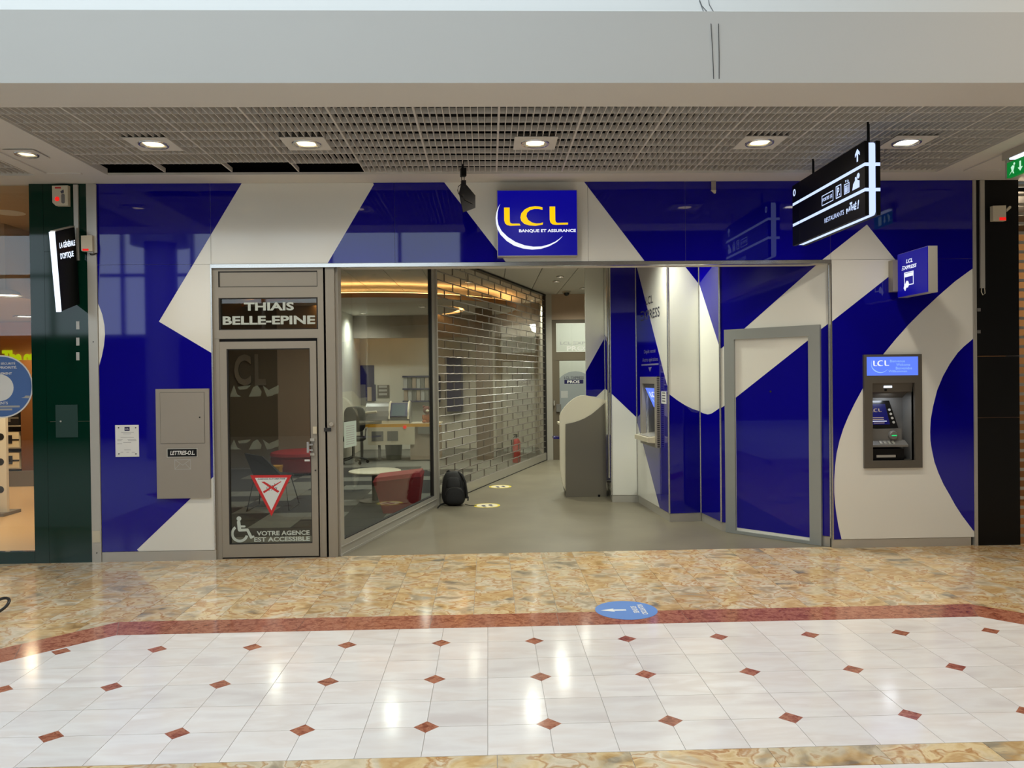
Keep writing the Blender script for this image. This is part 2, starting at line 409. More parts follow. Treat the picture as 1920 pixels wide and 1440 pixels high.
# ================================================================== BANK FLOORS
GA, GB = (-1.43, .055), (-.70, 2.93)            # glazed screen, then shutter
SB = (1.17, 8.40)
bf = obj('floor', MB().prism(WF, [(-1.43, .06), (3.9, .06), (3.9, 8.4), (1.2, 8.4), (-.7, 2.93)], -.1, 0.), 'vinyl')
tag(bf, 'mottled grey vinyl floor of the self service lobby', 'floor', kind='structure')
af = obj('floor', MB().prism(WF, [(-4.15, .06), (-1.44, .06), (-.71, 2.93), (1.19, 8.4), (1.19, 11.4), (-5.65, 11.4), (-5.65, 3.0), (-5.3, 2.3)], -.1, -.006), 'carpet_l')
tag(af, 'grey checked carpet tiles behind the glazed screen', 'floor', kind='structure')
for i in range(-3, 10):
    for k in range(15):
        x0, y0 = -3.8+.5*i, .08+.5*k
        if x0 < -4.1-(y0)*.45 or x0 < -5.4: continue
        if x0+.5 > -1.44+(y0-.055)*.254-.02: continue
        dark = (i*7+k*3+(i*k) % 3) % 5 < 3
        slab('carpet_tile', [(x0+.002, y0+.002), (x0+.498, y0+.002), (x0+.498, y0+.498), (x0+.002, y0+.498)], 'carpet_d' if dark else 'carpet_l', -.0025, af)

# ================================================================== SHOP FRONT
ZT, ZL = 3.567, 2.803
XL, XR = -3.664, 4.735
wf = empty('wall_front', (0, 0, 0), 'glossy blue and white panelled bank front', 'wall', kind='structure')
arc_out = [(1820, 506), (1790, 528), (1759.6, 554.5), (1730, 582), (1703, 609), (1680, 635), (1657, 663), (1636, 695), (1616.6, 730), (1602, 757), (1590, 782), (1581, 804), (1574, 826), (1568.5, 850), (1565.5, 875), (1564, 900), (1564, 923), (1565.5, 943), (1568, 963), (1572, 987), (1578, 1012)]
arc_in = [(1830, 630), (1820, 639), (1807, 650), (1796, 661), (1781, 682), (1768, 705.5), (1757, 732), (1749.5, 762), (1745, 787), (1744, 810), (1744.5, 826), (1747, 842.5), (1752, 866), (1759.6, 887), (1769, 908), (1780, 927), (1791, 947), (1804, 967), (1824, 993.6), (1830, 1000)]
blues = [
    [(170, 330), (461, 330), (452, 345.5), (298, 603), (397, 662), (405, 667), (405, 889), (398, 896), (257, 1030.5), (263, 1037), (170, 1050)] +
    [(170, 700), (186, 686), (191, 668), (195, 648), (197, 628), (196, 610), (192, 590), (185, 571), (170, 545)],
    [(692, 330), (824, 330), (836, 346), (955, 500), (611, 500), (615, 492.5), (701, 346)],
    [(1087, 330), (1840, 325), (1840, 492), (1683, 492), (1681, 490), (1625.5, 421), (1538, 490), (1538, 500), (1216, 500), (1207.5, 488), (1099, 346)],
    [(1550, 610), (1562, 601), (1689.5, 500.5), (1681, 490), (1676, 480), (1840, 480), (1840, 492)] + arc_out + [(1550, 1020)],
    arc_in,
]
blues = [FA.pxs(b) for b in blues]
def panel(rect, hole=None):
    mb = MB()
    r = (rect[0]+.0012, rect[1]-.0012, rect[2]+.0012, rect[3]-.0012)
    if hole: mb.ring(FA, r, hole, -.035, 0)
    else: mb.fbox(FA, *r, -.035, 0)
    p = obj('panel', mb, 'white', wf)
    for kb, b in enumerate(blues):
        q = cliprect(b, r)
        if len(q) >= 3 and abs(sum(q[i][0]*q[(i+1) % len(q)][1]-q[(i+1) % len(q)][0]*q[i][1] for i in range(len(q)))) > 1e-3:
            obj('blue_graphic', MB().prism(FA, q, 0., .0010+.0002*kb), 'blue', p)
    return p
x740 = FA.px(740, 420)[0]; x1285 = FA.px(1285, 420)[0]; xd = FA.px(399, 700)[0]; xr2 = FA.px(1559, 700)[0]
xs = [XL, FA.px(300, 420)[0]*0+xd, x740, FA.px(1083, 420)[0]+.1, x1285, xr2, XR]
for a, b in zip(xs[:-1], xs[1:]): panel((a, b, ZL, ZT))
panel((XL, xd, .095, ZL))
ATM = pbox(FA, 1618, 664.5, 1726, 877)
ATMH = pbox(FA, 1633.6, 718, 1712.8, 863)
panel((xr2, XR, .085, ZL), ATMH)
obj('backing_board', MB().box(XL, -2.66, .036, .06, 0, ZT).box(3.40, XR, .27, .30, 0, ZT).box(-2.66, 3.4, .036, .06, ZL+.02, ZT), 'black', wf)
obj('plinth', MB().fbox(FA, XL, xd+.006, 0, .093, -.03, .003), 'alu_l', wf)
obj('plinth', MB().fbox(FA, xr2, XR-.03, 0, .083, -.03, -.004), 'alu_l', wf)
obj('plinth_backing', MB().fbox(FA, xr2, XR+.03, 0, .085, -.06, -.034), 'alu_d', wf)
t1 = obj('trim_1', MB().fbox(FA, xd-.008, xr2+.006, ZL-.036, ZL-.002, -.05, .008).fbox(FA, xd-.008, xd+.004, .095, ZL-.036, -.03, .006).fbox(FA, xr2-.004, xr2+.008, .085, ZL-.036, -.03, .006), 'chrome')
tag(t1, 'brushed steel edging round the wide lobby opening', 'trim', kind='structure')
lt = obj('lintel', MB().box(-2.62, 3.36, .062, .22, ZL-.03, 3.45), 'plaster'); tag(lt, 'white underside of the header over the lobby opening', 'lintel', kind='structure')
t2 = empty('trim_2', (-3.70, 0, 0), 'pale grey metal post between green shop and bank front', 'trim', kind='structure')
obj('post', MB().fbox(FA, -3.752, -3.666, .0, ZT, -.05, .012), 'alu_l', t2)
obj('cover_plate', MB().fbox(FA, -3.745, -3.674, .19, .30, .012, .016), 'beige', t2)
obj('screw', MB().cyl((-3.708, -.012, .09), .006, .003, (0, -1, 0), 8).cyl((-3.708, -.012, 2.08), .006, .003, (0, -1, 0), 8), 'steel_d', t2)
t3 = obj('trim_3', MB().fbox(FA, XR+.001, XR+.035, 0, ZT, -.05, .006).fbox(FA, XR+.004, XR+.010, 0, ZT, .006, .012), 'alu_l'); tag(t3, 'thin metal edging between bank front and black pillar', 'trim', kind='structure')

# ================================================================== CEILING OF THE ARCADE
ceil = empty('ceiling', (0, -1.2, ZT), 'grey open cell ceiling with white plaster margins', 'ceiling', kind='structure')
obj('plenum_board', MB().box(-8, 9, -2.5, .05, 3.98, 4.02), 'void', ceil)
obj('plenum_board', MB().box(-8, 9, .0, .05, ZT+.023, 4.02).box(-8.04, -8, -2.5, .05, ZT, 4.02).box(9, 9.04, -2.5, .05, ZT, 4.02), 'void', ceil)
def grid_mesh(dx, dy, ny):
    mb = MB(); n = 12; t = .0024; hh = .045
    for i in range(n+1):
        x = dx*i/n; tt = t if 0 < i < n else t*1.8
        mb.box(x-tt, x+tt, 0, dy, 0, hh)
    for k in range(ny+1):
        y = dy*k/ny; mb.box(0, dx, y-t*1.5, y+t*1.5, .004, hh)
    return mesh_of('cell_panel', mb, 'grid', fixn=False)
gm = grid_mesh(.594, .584, 3); gms = grid_mesh(.594, .29, 1)
GZ = ZT+.014
for kx in range(-13, 13):
    x0 = .1+.6*kx
    if -4.1 < x0 < -3.6: continue
    for ky in range(3):
        y0 = -2.08+.59*ky
        short = ky == 2 and -3.6 < x0 < -1.4
        inst('cell_panel', gms if short else gm, (x0+.003, y0+.003, GZ+(.012 if short and kx == -4 else 0)), ceil)
    obj('main_runner', MB().box(x0-.006, x0+.006, -2.09, -.30, GZ+.012, GZ+.05), 'grid', ceil)
soff = obj('soffit_board', MB().box(-8, 9, -.305, .06, ZT, ZT+.022), 'plaster', ceil)
obj('soffit_board', MB().box(-4.05, -3.41, -2.07, -.305, ZT, ZT+.06), 'plaster', ceil)
obj('soffit_board', MB().box(4.2, 4.9, -2.07, -.305, ZT, ZT+.06), 'plaster', ceil)
obj('soffit_rib', MB().box(-3.93, -3.90, -2.0, -.37, ZT-.012, ZT).box(-3.9, -3.6, -.40, -.37, ZT-.012, ZT), 'plaster', ceil)
obj('soffit_rib', MB().box(4.42, 4.45, -2.0, -.37, ZT-.012, ZT).box(4.45, 4.75, -.40, -.37, ZT-.012, ZT), 'plaster', ceil)
bm_ = empty('ceiling_beam', (0, -2.5, ZT), 'deep white plaster beam along the top of the arcade', 'beam', kind='structure')
YZ = Fr((0, 0, 0), (0, 1, 0), (0, 0, 1), (1, 0, 0))
obj('beam_face', MB().prism(YZ, [(-2.07, ZT), (-2.07, 4.02), (-2.51, 4.02), (-2.51, 3.948), (-2.515, 3.575), (-2.505, ZT)], -9, 10), 'plaster', bm_)
obj('upper_slope', MB().prism(YZ, [(-2.45, 3.99), (.2, 7.3), (.4, 7.3), (.4, 4.1), (-2.0, 3.99)], -17, 17), 'plaster', bm_)
obj('bead', MB().prism(YZ, [(-2.525, 3.560), (-2.515, 3.560), (-2.515, 3.585), (-2.525, 3.585)], -9, 10), 'plaster', bm_)
def on_beam(x, y):
    fr = Fr((0, -2.513, 0), (1, 0, 0)); a, b = fr.px(x, y)
    if b <= 3.948: return fr.P(a, b, .003)
    dn = Vector((0, -3.31, 2.65)).normalized(); d = ray(x, y)
    return cam_loc + d*(dn.dot(Vector((0, -2.45, 3.99))-cam_loc)/dn.dot(d)) + dn*.003
for pts in ([(1309, -6), (1316, 12), (1325, 22), (1333, 46), (1336, 100), (1338, 152)], [(1327, -6), (1330, 10), (1342, 30), (1347, 46), (1348, 100), (1348, 153)], [(1311, 2), (1318, 20), (1323, 36)]):
    obj('loose_wire', MB().tube([on_beam(*p) for p in pts], .0022, 6), 'steel_d', bm_)

# ================================================================== THE REST OF THE HALL (behind the photographer, seen in the reflections)
obj_h = obj('roof', MB().box(-17, 17, -17, -8.5, 7, 7.3).box(-17, -12, -8.5, .4, 7, 7.3).box(2.5, 17, -8.5, .4, 7, 7.3), 'plaster'); tag(obj_h, 'white hall roof around the skylight', 'roof', kind='structure')
for k in range(3): tag(obj('beam', MB().box(-12, 2.5, -7.+1.9*k, -6.9+1.9*k, 6.95, 7.2), 'alu_l'), 'white steel beam spanning the skylight', 'beam', 'skylight beams', 'structure')
tag(obj('wall_rear', MB().box(-.8, 17, -16.3, -16, 0, 7).box(-17, -8.2, -16.3, -16, 0, 3.0).box(-8.2, -.8, -16.3, -16, 0, 4.0), mat('dark_shop_fronts', (84, 72, 62), .5)), 'plain wall on the far side of the hall', 'wall', kind='structure')
tag(obj('wall_west', MB().box(-17.3, -17, -16, 0, 0, 7), bpy.data.materials['dark_shop_fronts']), 'dark end wall of the hall', 'wall', kind='structure')
tag(obj('wall_east', MB().box(16.7, 17, -16, 0, 0, 7), 'plaster'), 'end wall of the hall', 'wall', kind='structure')
for x, y in ((-7.2, -10.), (6.3, -11.)):
    c_ = empty('column', (x, y, 0), 'round grey column with a flared capital', 'column', 'hall columns', 'structure')
    obj('shaft', MB().cyl((x, y, 0), .34, 4.7, n=24), 'greybox', c_, True); obj('capital', MB().cyl((x, y, 4.7), .62, .35, n=24).cyl((x, y, 5.05), .36, 2., n=24), 'greybox', c_, True)
wr = empty('window_3', (-7.5, -16, 3.0), 'tall glazed end of the hall with white mullions', 'window', kind='structure')
for k in range(8): obj('mullion', MB().box(-17+2.05*k, -16.9+2.05*k, -16.1, -15.95, 3.0, 7), 'alu_l', wr)
for z in (3.0, 4.8, 6.8): obj('transom', MB().box(-17, -.8, -16.08, -15.97, z, z+.1), 'alu_l', wr)
def hall_fill(x, y):  # out-of-view warm fill lights, added to brighten the hall and its floor
    o = empty('downlight', (x, y, 6.98), 'unseen fill light added in the high hall roof', 'ceiling light', 'added hall fill lights')
    obj('housing', MB().cyl((x, y, 6.95), .16, .05), 'alu_l', o); obj('lamp', MB().cyl((x, y, 6.94), .13, .01), 'lamp', o)
    light('hall_fill', 'SPOT', (x, y, 6.92), 380, (1, .84, .64), o, .12, spot=2.3)
for x, y in ((5.5, -4.6), (5.5, -8), (9.5, -5), (1.8, -13.3), (-3, -13.3)): hall_fill(x, y)

# ================================================================== ENTRANCE DOOR WITH TRANSOMS
D1 = Fr((0, .02, 0), (1, 0, 0))
door = empty('door_1', ((D1.px(505, 1040)[0]), .04, 0), 'grey aluminium glass door with transom windows in the bank front', 'door', kind='structure')
R = lambda *q, w=0.: pbox(D1, *q, w=w)
o_ = R(401, 498, 613, 1046); fr_b = R(409, 508, 595, 538); fr_t = R(411, 558, 595, 618); fr_l = R(406, 634, 598, 1046)
o_ = (o_[0], o_[1], 0.004, ZL-.036); fr_l = (fr_l[0], fr_l[1], .004, fr_l[3])
mb = MB()
mb.fbox(D1, o_[0], fr_b[0], o_[2], o_[3], -.06, 0); mb.fbox(D1, fr_b[1], o_[1], o_[2], o_[3], -.06, 0)
for b0, b1 in ((fr_b[3], o_[3]), (fr_t[3], fr_b[2]), (fr_l[3], fr_t[2])): mb.fbox(D1, fr_b[0], fr_b[1], b0, b1, -.06, 0)
obj('door_frame', mb, 'alu', door)
obj('rebate', MB().ring(D1, (o_[0]+.025, o_[1]-.07, .004, fr_l[3]+.0), (fr_l[0], fr_l[1], .001, fr_l[3]-.003), .0, .003), 'alu', door)
obj('gasket', MB().ring(D1, fr_b, (fr_b[0]+.012, fr_b[1]-.006, fr_b[2]+.006, fr_b[3]-.010), -.05, -.001), 'alu_d', door)
obj('blank_panel', MB().fbox(D1, fr_b[0]+.012, fr_b[1]-.006, fr_b[2]+.006, fr_b[3]-.010, -.04, -.008), 'alu', door)
obj('gasket', MB().ring(D1, fr_t, (fr_t[0]+.010, fr_t[1]-.008, fr_t[2]+.008, fr_t[3]-.008), -.05, -.001), 'alu_d', door)
tg = obj('transom_glass', MB().fbox(D1, fr_t[0]+.010, fr_t[1]-.008, fr_t[2]+.008, fr_t[3]-.008, -.032, -.022), 'glassd', door)
text(tg, D1, 'THIAIS', R(456, 566.5, 550, 582), -.0215, 'frost', .035); text(tg, D1, 'BELLE-EPINE', R(416, 592, 590, 608), -.0215, 'frost', .035)
lf = R(412, 640, 595, 1042); lf = (lf[0], lf[1], .016, lf[3]); lg = R(427, 653.5, 583, 1020)
leaf = obj('leaf', MB().ring(D1, lf, lg, -.05, -.004), 'alu', door)
obj('leaf_shadow_gap', MB().ring(D1, (fr_l[0], fr_l[1], .0, fr_l[3]), lf, -.055, -.03), 'alu_d', door)
obj('gasket', MB().ring(D1, lg, (lg[0]+.012, lg[1]-.006, lg[2]+.008, lg[3]-.010), -.04, -.006), 'alu_d', leaf)
gl = obj('glass', MB().fbox(D1, lg[0]+.012, lg[1]-.006, lg[2]+.008, lg[3]-.010, -.032, -.024), 'glassd', door)
GW = -.0235
text(gl, D1, 'VOTRE AGENCE', R(480, 996, 579.5, 1004.5), GW, 'frost', .03); text(gl, D1, 'EST ACCESSIBLE', R(475, 1007.5, 580, 1016), GW, 'frost', .03)
# wheelchair pictogram
def cap(p, q, r):                               # rounded bar as polygon (pixel space)
    p, q = Vector((*p, 0)), Vector((*q, 0)); d = (q-p).normalized(); n_ = Vector((-d.y, d.x, 0)); out = []
    for k in range(7): a = PI/2 - PI*k/6 ; out.append(q + d*(math.cos(a)*r) + n_*(math.sin(a)*r))
    for k in range(7): a = PI/2 - PI*k/6 ; out.append(p - d*(math.cos(a)*r) - n_*(math.sin(a)*r))
    return [(v.x, v.y) for v in out]
def arcband(c, r, t, a0, a1, n=22):
    o = [(c[0]+(r+t)*math.cos(a0+(a1-a0)*k/n), c[1]-(r+t)*math.sin(a0+(a1-a0)*k/n)) for k in range(n+1)]
    i = [(c[0]+(r-t)*math.cos(a0+(a1-a0)*k/n), c[1]-(r-t)*math.sin(a0+(a1-a0)*k/n)) for k in range(n, -1, -1)]
    return o+i
def disc(c, rx, ry=None, n=24): 
    ry = ry or rx; return [(c[0]+rx*math.cos(2*PI*k/n), c[1]+ry*math.sin(2*PI*k/n)) for k in range(n)]
mb = MB()
for k, poly in enumerate((disc((448, 972.5), 4.4), cap((447.5, 979), (449, 993), 3.2), cap((449, 987), (458.5, 987), 1.9), cap((449, 994), (464, 993.5), 2.6), cap((464, 993.5), (471, 1007.5), 2.6), cap((471, 1008), (475, 1006), 2.0), arcband((449.5, 1000.5), 14, 2.5, math.radians(125), math.radians(345)))):
    mb.prism(D1, D1.pxs(poly, GW), GW+k*2e-5, GW+.0006+k*4e-5)
obj('wheelchair_symbol', mb, 'frost', gl)
# warning triangle
tri = obj('warning_triangle', MB().prism(D1, D1.pxs([(469, 891), (547, 890.5), (509, 968)], GW), GW, GW+.0006), 'redp', gl, label='red bordered upside-down warning triangle sticker')
obj('triangle_field', MB().prism(D1, D1.pxs([(478, 896), (538.5, 895.5), (509, 957)], GW), GW+.0006, GW+.0010), mat('white_film', (216, 222, 220), .5), tri)
text(tri, D1, 'AGENCE AUTOMATISEE', R(482, 897, 534, 900), GW+.0014, 'ink', .02)
mb = MB()
for k in range(26):
    a = random.uniform(0, 6.28); r_ = random.uniform(2, 13); c = (510+r_*math.cos(a), 913+r_*.6*math.sin(a)); l_ = random.uniform(1, 3.2); b_ = random.uniform(0, 3.1)
    mb.prism(D1, D1.pxs(cap(c, (c[0]+l_*math.cos(b_), c[1]+l_*math.sin(b_)), .5), GW), GW+.0010, GW+.0013)
obj('line_drawing', mb, 'ink', tri)
obj('red_cross', MB().prism(D1, D1.pxs([(490, 903.5), (496, 903), (524, 921), (521, 924), (516, 921)], GW), GW+.0013, GW+.0016).prism(D1, D1.pxs([(526, 902.5), (528, 903), (495, 925), (493, 921.5)], GW), GW+.0016, GW+.0019), 'redp', tri)
obj('handle', MB().fbox(D1, *R(577, 828, 581, 848), .03, .042).fbox(D1, *R(578, 832, 588, 835), -.004, .03).fbox(D1, *R(578, 842, 588, 845), -.004, .03), 'chrome', leaf)
obj('handle_rose', MB().fbox(D1, *R(582, 822, 590, 827), -.004, .012).fbox(D1, *R(582, 849, 590, 854), -.004, .012), 'alu_l', leaf)
obj('access_reader', MB().fbox(D1, *R(587, 800, 594, 813), -.004, .010), 'beige', leaf)
obj('lock_cylinder', MB().cyl(D1.P(*D1.px(591.5, 882), -.004), .008, .008, (0, -1, 0), 10), 'steel_d', leaf)
obj('small_label', MB().fbox(D1, *R(570, 862, 580, 865.5), GW, GW+.0006), 'paper', gl)
obj('post_label', MB().fbox(D1, *R(607.5, 802, 621, 809), .0, .004, ), 'steel_d', door)

# ================================================================== GLAZED SCREEN
GS = wallfr(GA, GB); GL_ = math.hypot(GB[0]-GA[0], GB[1]-GA[1])
win = empty('window_1', (GA[0], GA[1], 0), 'tall clear glass screen in a pale metal frame set at an angle', 'window', kind='structure')
obj('corner_post', MB().box(-1.56, -1.455, .02, .10, 0, ZL-.036), 'alu', win)
obj('window_frame', MB().ring(GS, (0., GL_, .004, 3.36), (.075, GL_-.11, .145, 3.30), -.05, .0), 'alu_l', win)
obj('bottom_bead', MB().fbox(GS, .0, GL_, .085, .095, .0, .008).fbox(GS, .0, GL_, .0, .02, .0, .01), 'alu_l', win)
obj('gasket', MB().ring(GS, (.075, GL_-.11, .145, 3.30), (.082, GL_-.14, .155, 3.29), -.045, -.004), 'alu_d', win)
g1 = obj('glass', MB().fbox(GS, .082, GL_-.14, .155, 3.29, -.030, -.020), 'glass', win)
nb = pbox(GS, 645, 790, 668, 838, -.02)
nt_ = obj('notice_sheet', MB().fbox(GS, *nb, -.0198, -.019), mat('pale_green_paper', (198, 216, 206), .6), g1)
mb = MB()
for k in range(9): mb.fbox(GS, nb[0]+.05, nb[1]-.05, nb[2]+.03+.022*k, nb[2]+.036+.022*k, -.019, -.0186)
obj('printed_lines', mb, 'inkl', nt_)
obj('door_buffer', MB().cyl((-1.505, .02, FA.px(626, 795)[1]), .020, .035, (.3, -1, 0), 12), 'alu_l', win, True)

# ================================================================== ROLLER SHUTTER
SH = wallfr(GB, SB); SL = math.hypot(SB[0]-GB[0], SB[1]-GB[1])
sh = empty('roller_shutter', (GB[0], GB[1], 0), 'closed see-through roller shutter of clear brick-bond panes', 'shutter')
PW, PH, Z0 = .628, .1148, .150
pm = MB().box(0, PW-.012, -.004, .004, .006, PH-.006); pme = mesh_of('pane', pm, 'pane')
ang = math.atan2(SH.u.y, SH.u.x)
rows_n = 28
clips = MB()
for r_ in range(rows_n):
    z = Z0 + PH*r_; off = -.275 if r_ % 2 else .04
    k = 0
    while off + PW*k < SL-.05:
        a = off + PW*k
        a0, a1 = max(a, .04), min(a+PW, SL-.05)
        if a1-a0 > .05:
            o = inst('pane', pme, SH.P(a0+.006, z, .0), sh, ang); o.scale.x = (a1-a0-.012)/(PW-.012)
            if a > .05: clips.fbox(SH, a-.004, a+.004, z+.004, z+PH-.004, -.007, .007)
        k += 1
    mb = MB(); n_ = 46
    mb.tube([SH.P(.03+(SL-.08)*i/n_, z+(.004 if i % 2 else -.002), .002) for i in range(n_+1)], .0085, 5)
    obj('link_rod', mb, 'link', sh)
c_ = obj('pane_clips', clips, 'link', sh); c_['kind'] = 'stuff'
obj('bottom_bar', MB().fbox(SH, .03, SL-.03, .012, .148, -.03, .02), 'alu_l', sh)
obj('rubber_seal', MB().fbox(SH, .03, SL-.03, .0, .012, -.02, .022), 'black', sh)
obj('guide_rail', MB().fbox(SH, SL-.05, SL+.0, .0, 3.37, -.04, .03), 'steel_d', sh)
obj('guide_rail', MB().fbox(SH, .0, .03, .0, 3.37, -.04, .03), 'alu_l', sh)
obj('slot_edge', MB().fbox(SH, .0, SL, 3.345, 3.37, -.06, .035), 'black', sh)

tag(obj('wall_outer', MB().box(-12.2, 8, .06, 12, 4.05, 4.1).box(-12.2, 8, 11.5, 11.6, -.1, 4.1).box(3.9, 3.95, .31, 11.5, 0, 4.05).box(7.5, 7.6, -.0, 11.5, 0, 4.05).box(-12.2, -12.15, 0, 11.5, 0, 4.05).box(-12.2, -6.2, -.02, .06, 0, 4.05).box(6.3, 12, .0, .1, 0, 4.05), 'plaster'), 'plain outer shell of the shops', 'wall', kind='structure')
# ================================================================== LOBBY CEILING AND BACK WALL
LC = 3.38
lc = empty('ceiling', (1, 4, LC), 'flat white panelled ceiling inside the bank', 'ceiling', kind='structure')
edges = [-4., -3.4, -2.8, -2.2, -1.6, -1.0, -.35, .29, .86, 1.42, 2.0, 2.6, 3.9]
for a, b in zip(edges[:-1], edges[1:]): obj('ceiling_panel', MB().box(a+.006, b-.006, .07, 11.4, LC, LC+.03), 'plaster', lc)
obj('ceiling_panel', MB().box(-5.65, -4.006, 2.9, 11.4, LC, LC+.03), 'plaster', lc)
obj('joint_backing', MB().box(-4, 3.9, .07, 11.4, LC+.03, LC+.05), 'steel_d', lc)
wb = empty('wall_back', (2, 8.4, 0), 'plain plastered wall at the end of the lobby', 'wall', kind='structure')
BK = Fr((0, 8.4, 0), (1, 0, 0))
obj('wall_plaster', MB().fbox(BK, 1.25, 3.9, 2.86, LC, -.1, 0), mat('pink_beige_plaster', (190, 168, 146), .7), wb)
obj('wall_plaster', MB().fbox(BK, 2.45, 3.9, 0, 2.86, -.1, 0), 'palew', wb)
obj('corner_post', MB().fbox(BK, 1.17, 1.31, 0, LC, -.1, .03), 'alu_l', wb)
d3 = empty('door_3', (1.85, 8.42, 0), 'brown framed glass door with printed disc at the lobby end', 'door', kind='structure')
brn = mat('bronze_frame', (104, 94, 78), .45)
obj('door_frame', MB().ring(BK, (1.31, 2.45, 0, 2.86), (1.40, 2.36, .02, 2.79), -.08, 0).fbox(BK, 1.40, 2.36, 2.03, 2.20, -.08, 0), brn, d3)
obj('leaf', MB().ring(BK, (1.40, 2.36, .02, 2.03), (1.46, 2.30, .12, 2.02), -.06, -.01), brn, d3)
tgl = obj('transom_glass', MB().fbox(BK, 1.41, 2.35, 2.21, 2.78, -.04, -.03), 'glass', d3)
dgl = obj('glass', MB().fbox(BK, 1.46, 2.30, .12, 2.02, -.04, -.03), 'glass', d3)
text(tgl, BK, 'LCL ΞXPRESS', pbox(BK, 1050.5, 640, 1122, 646), -.029, 'inkl', .02)
text(tgl, BK, 'PROS', pbox(BK, 1063, 648.5, 1104, 657.5), -.029, 'paper', .03)
dd = obj('printed_disc', MB().prism(BK, cliprect(BK.pxs(disc((1079, 738), 41, 42, 36)), (1.46, 2.30, .6, 2.02)), -.0299, -.029), film('grey_film', (150, 156, 158), .85), dgl)
text(dgl, BK, 'LCL ΞXPRESS', pbox(BK, 1058, 705.5, 1095, 710.5), -.027, 'ink', .02)
nbx = pbox(BK, 1058.5, 712, 1094, 719.5)
nb_ = obj('name_band', MB().fbox(BK, *nbx, -.0285, -.028), 'navy', dgl); text(nb_, BK, 'PROS', pbox(BK, 1064, 713.2, 1087, 718.4), -.0275, 'paper', .03)
obj('notice_label', MB().fbox(BK, *pbox(BK, 1052, 733, 1065, 746), -.0285, -.027), 'inkl', dgl)
obj('lock_box', MB().fbox(BK, *pbox(BK, 1043, 758, 1052, 772), -.01, .03), 'mid', d3)
obj('handle', MB().fbox(BK, *pbox(BK, 1037.5, 751, 1040, 760), -.01, .05), 'chrome', d3)
# lit room beyond that door
tag(obj('wall_far', MB().box(1.2, 1.25, 8.5, 11.4, 0, LC).box(1.2, 4.6, 11.35, 11.4, 0, LC).box(4.55, 4.6, 8.5, 11.4, 0, LC).box(1.2, 4.6, 8.5, 11.4, LC, LC+.04).box(1.2, 4.6, 8.5, 11.4, -.05, 0), 'palew'), 'bright little room beyond the lobby door', 'wall', kind='structure')
lmp = empty('ceiling_lamp', (2.4, 10, LC), 'round lamp in the room beyond the lobby door', 'ceiling light')
obj('lamp', MB().cyl((2.4, 10, LC-.03), .18, .03), 'lampw', lmp); light('room_light', 'POINT', (2.4, 10, 2.9), 70, (.95, 1, .93), lmp, .2)

# ================================================================== PANELLED SAWTOOTH WALL ON THE RIGHT
P0, P1, P2, P3, P4, P5, P6, P7 = (3.345, .066), (2.52, .92), (2.46, 1.515), (2.085, 1.483), (1.989, 2.913), (1.65, 2.95), (1.79, 4.40), (1.49, 4.40)
wr_ = empty('wall_right', (2.3, 1.5, 0), 'folded blue and white panelled wall along the lobby', 'wall', kind='structure')
def minus_rect(q, h):
    out = []
    for hp in ([(1, 0, h[0])], [(-1, 0, -h[1])], [(-1, 0, -h[0]), (1, 0, h[1]), (0, 1, h[2])], [(-1, 0, -h[0]), (1, 0, h[1]), (0, -1, -h[3])]):
        p = q
        for c_ in hp: p = clip(p, *c_) if len(p) >= 3 else []
        if len(p) >= 3: out.append(p)
    return out
def wpanel(A, B, films, base=.10, hole=None):
    fr = wallfr(A, B); L_ = math.hypot(B[0]-A[0], B[1]-A[1])
    r = (.004, L_-.004, base, LC)
    p = obj('panel', MB().fbox(fr, *r, -.03, 0) if not hole else MB().ring(fr, r, hole, -.03, 0), 'white', wr_)
    for f in films:
        q = cliprect(fr.pxs(f), r)
        if hole:
            mb = MB()
            for p_ in minus_rect(q, hole): mb.prism(fr, p_, 0, .0012)
            obj('blue_graphic', mb, 'blue', p)
        elif len(q) >= 3: obj('blue_graphic', MB().prism(fr, q, 0, .0012), 'blue', p)
    obj('plinth', MB().fbox(fr, .0, L_, 0, base-.004, -.03, -.006), 'alu_l', wr_)
    obj('joint_trim', MB().cyl(fr.P(L_, base, .002), .0115, LC-base, n=10), 'chrome', wr_, True)
    return fr
w1 = wpanel(P7, P6, [[(1137, 628), (1134, 633), (1097, 699.5), (1094, 705), (1094, 740), (1099, 742), (1118, 744), (1137, 726)]])
wpanel(P6, P5, [[(1133, 625), (1150, 660), (1150, 741), (1133, 728)], [(1133, 815), (1150, 815), (1150, 905), (1133, 905)]])
w2 = wpanel(P5, P4, [[(1136, 440), (1200, 440), (1199, 788), (1190.7, 780), (1144.4, 736), (1136, 728)]])
w3 = wallfr(P4, P3)
u0 = w3.px(1200.5, 775, .05)[0]; u1 = w3.px(1238.5, 775, 0)[0]; v1 = w3.px(1216, 706.5, .05)[1]; v0 = w3.px(1216, 835, .05)[1]
w3 = wpanel(P4, P3, [[(1179, 440), (1192.5, 495), (1253, 731), (1260, 758), (1262, 985), (1250, 1000), (1237, 952), (1192.5, 783), (1185, 760)]], hole=(u0+.10, u1-.08, v0+.06, v1-.085))
w4 = wpanel(P3, P2, [[(1246, 450), (1320, 450), (1320, 545), (1309, 531), (1280, 494)], [(1248, 733), (1256, 740), (1270, 750.5), (1284, 759.5), (1298, 766.5), (1312, 771), (1320, 773), (1320, 1000), (1248, 1000)]])
w5 = wpanel(P2, P1, [[(1290, 450), (1357, 450), (1357, 675), (1348, 647), (1313, 538), (1300, 498)], [(1306, 768), (1312, 771.5), (1319, 775), (1327, 777), (1334, 775.5), (1341, 771), (1348, 766), (1358, 759), (1360, 1010), (1306, 1000)]])
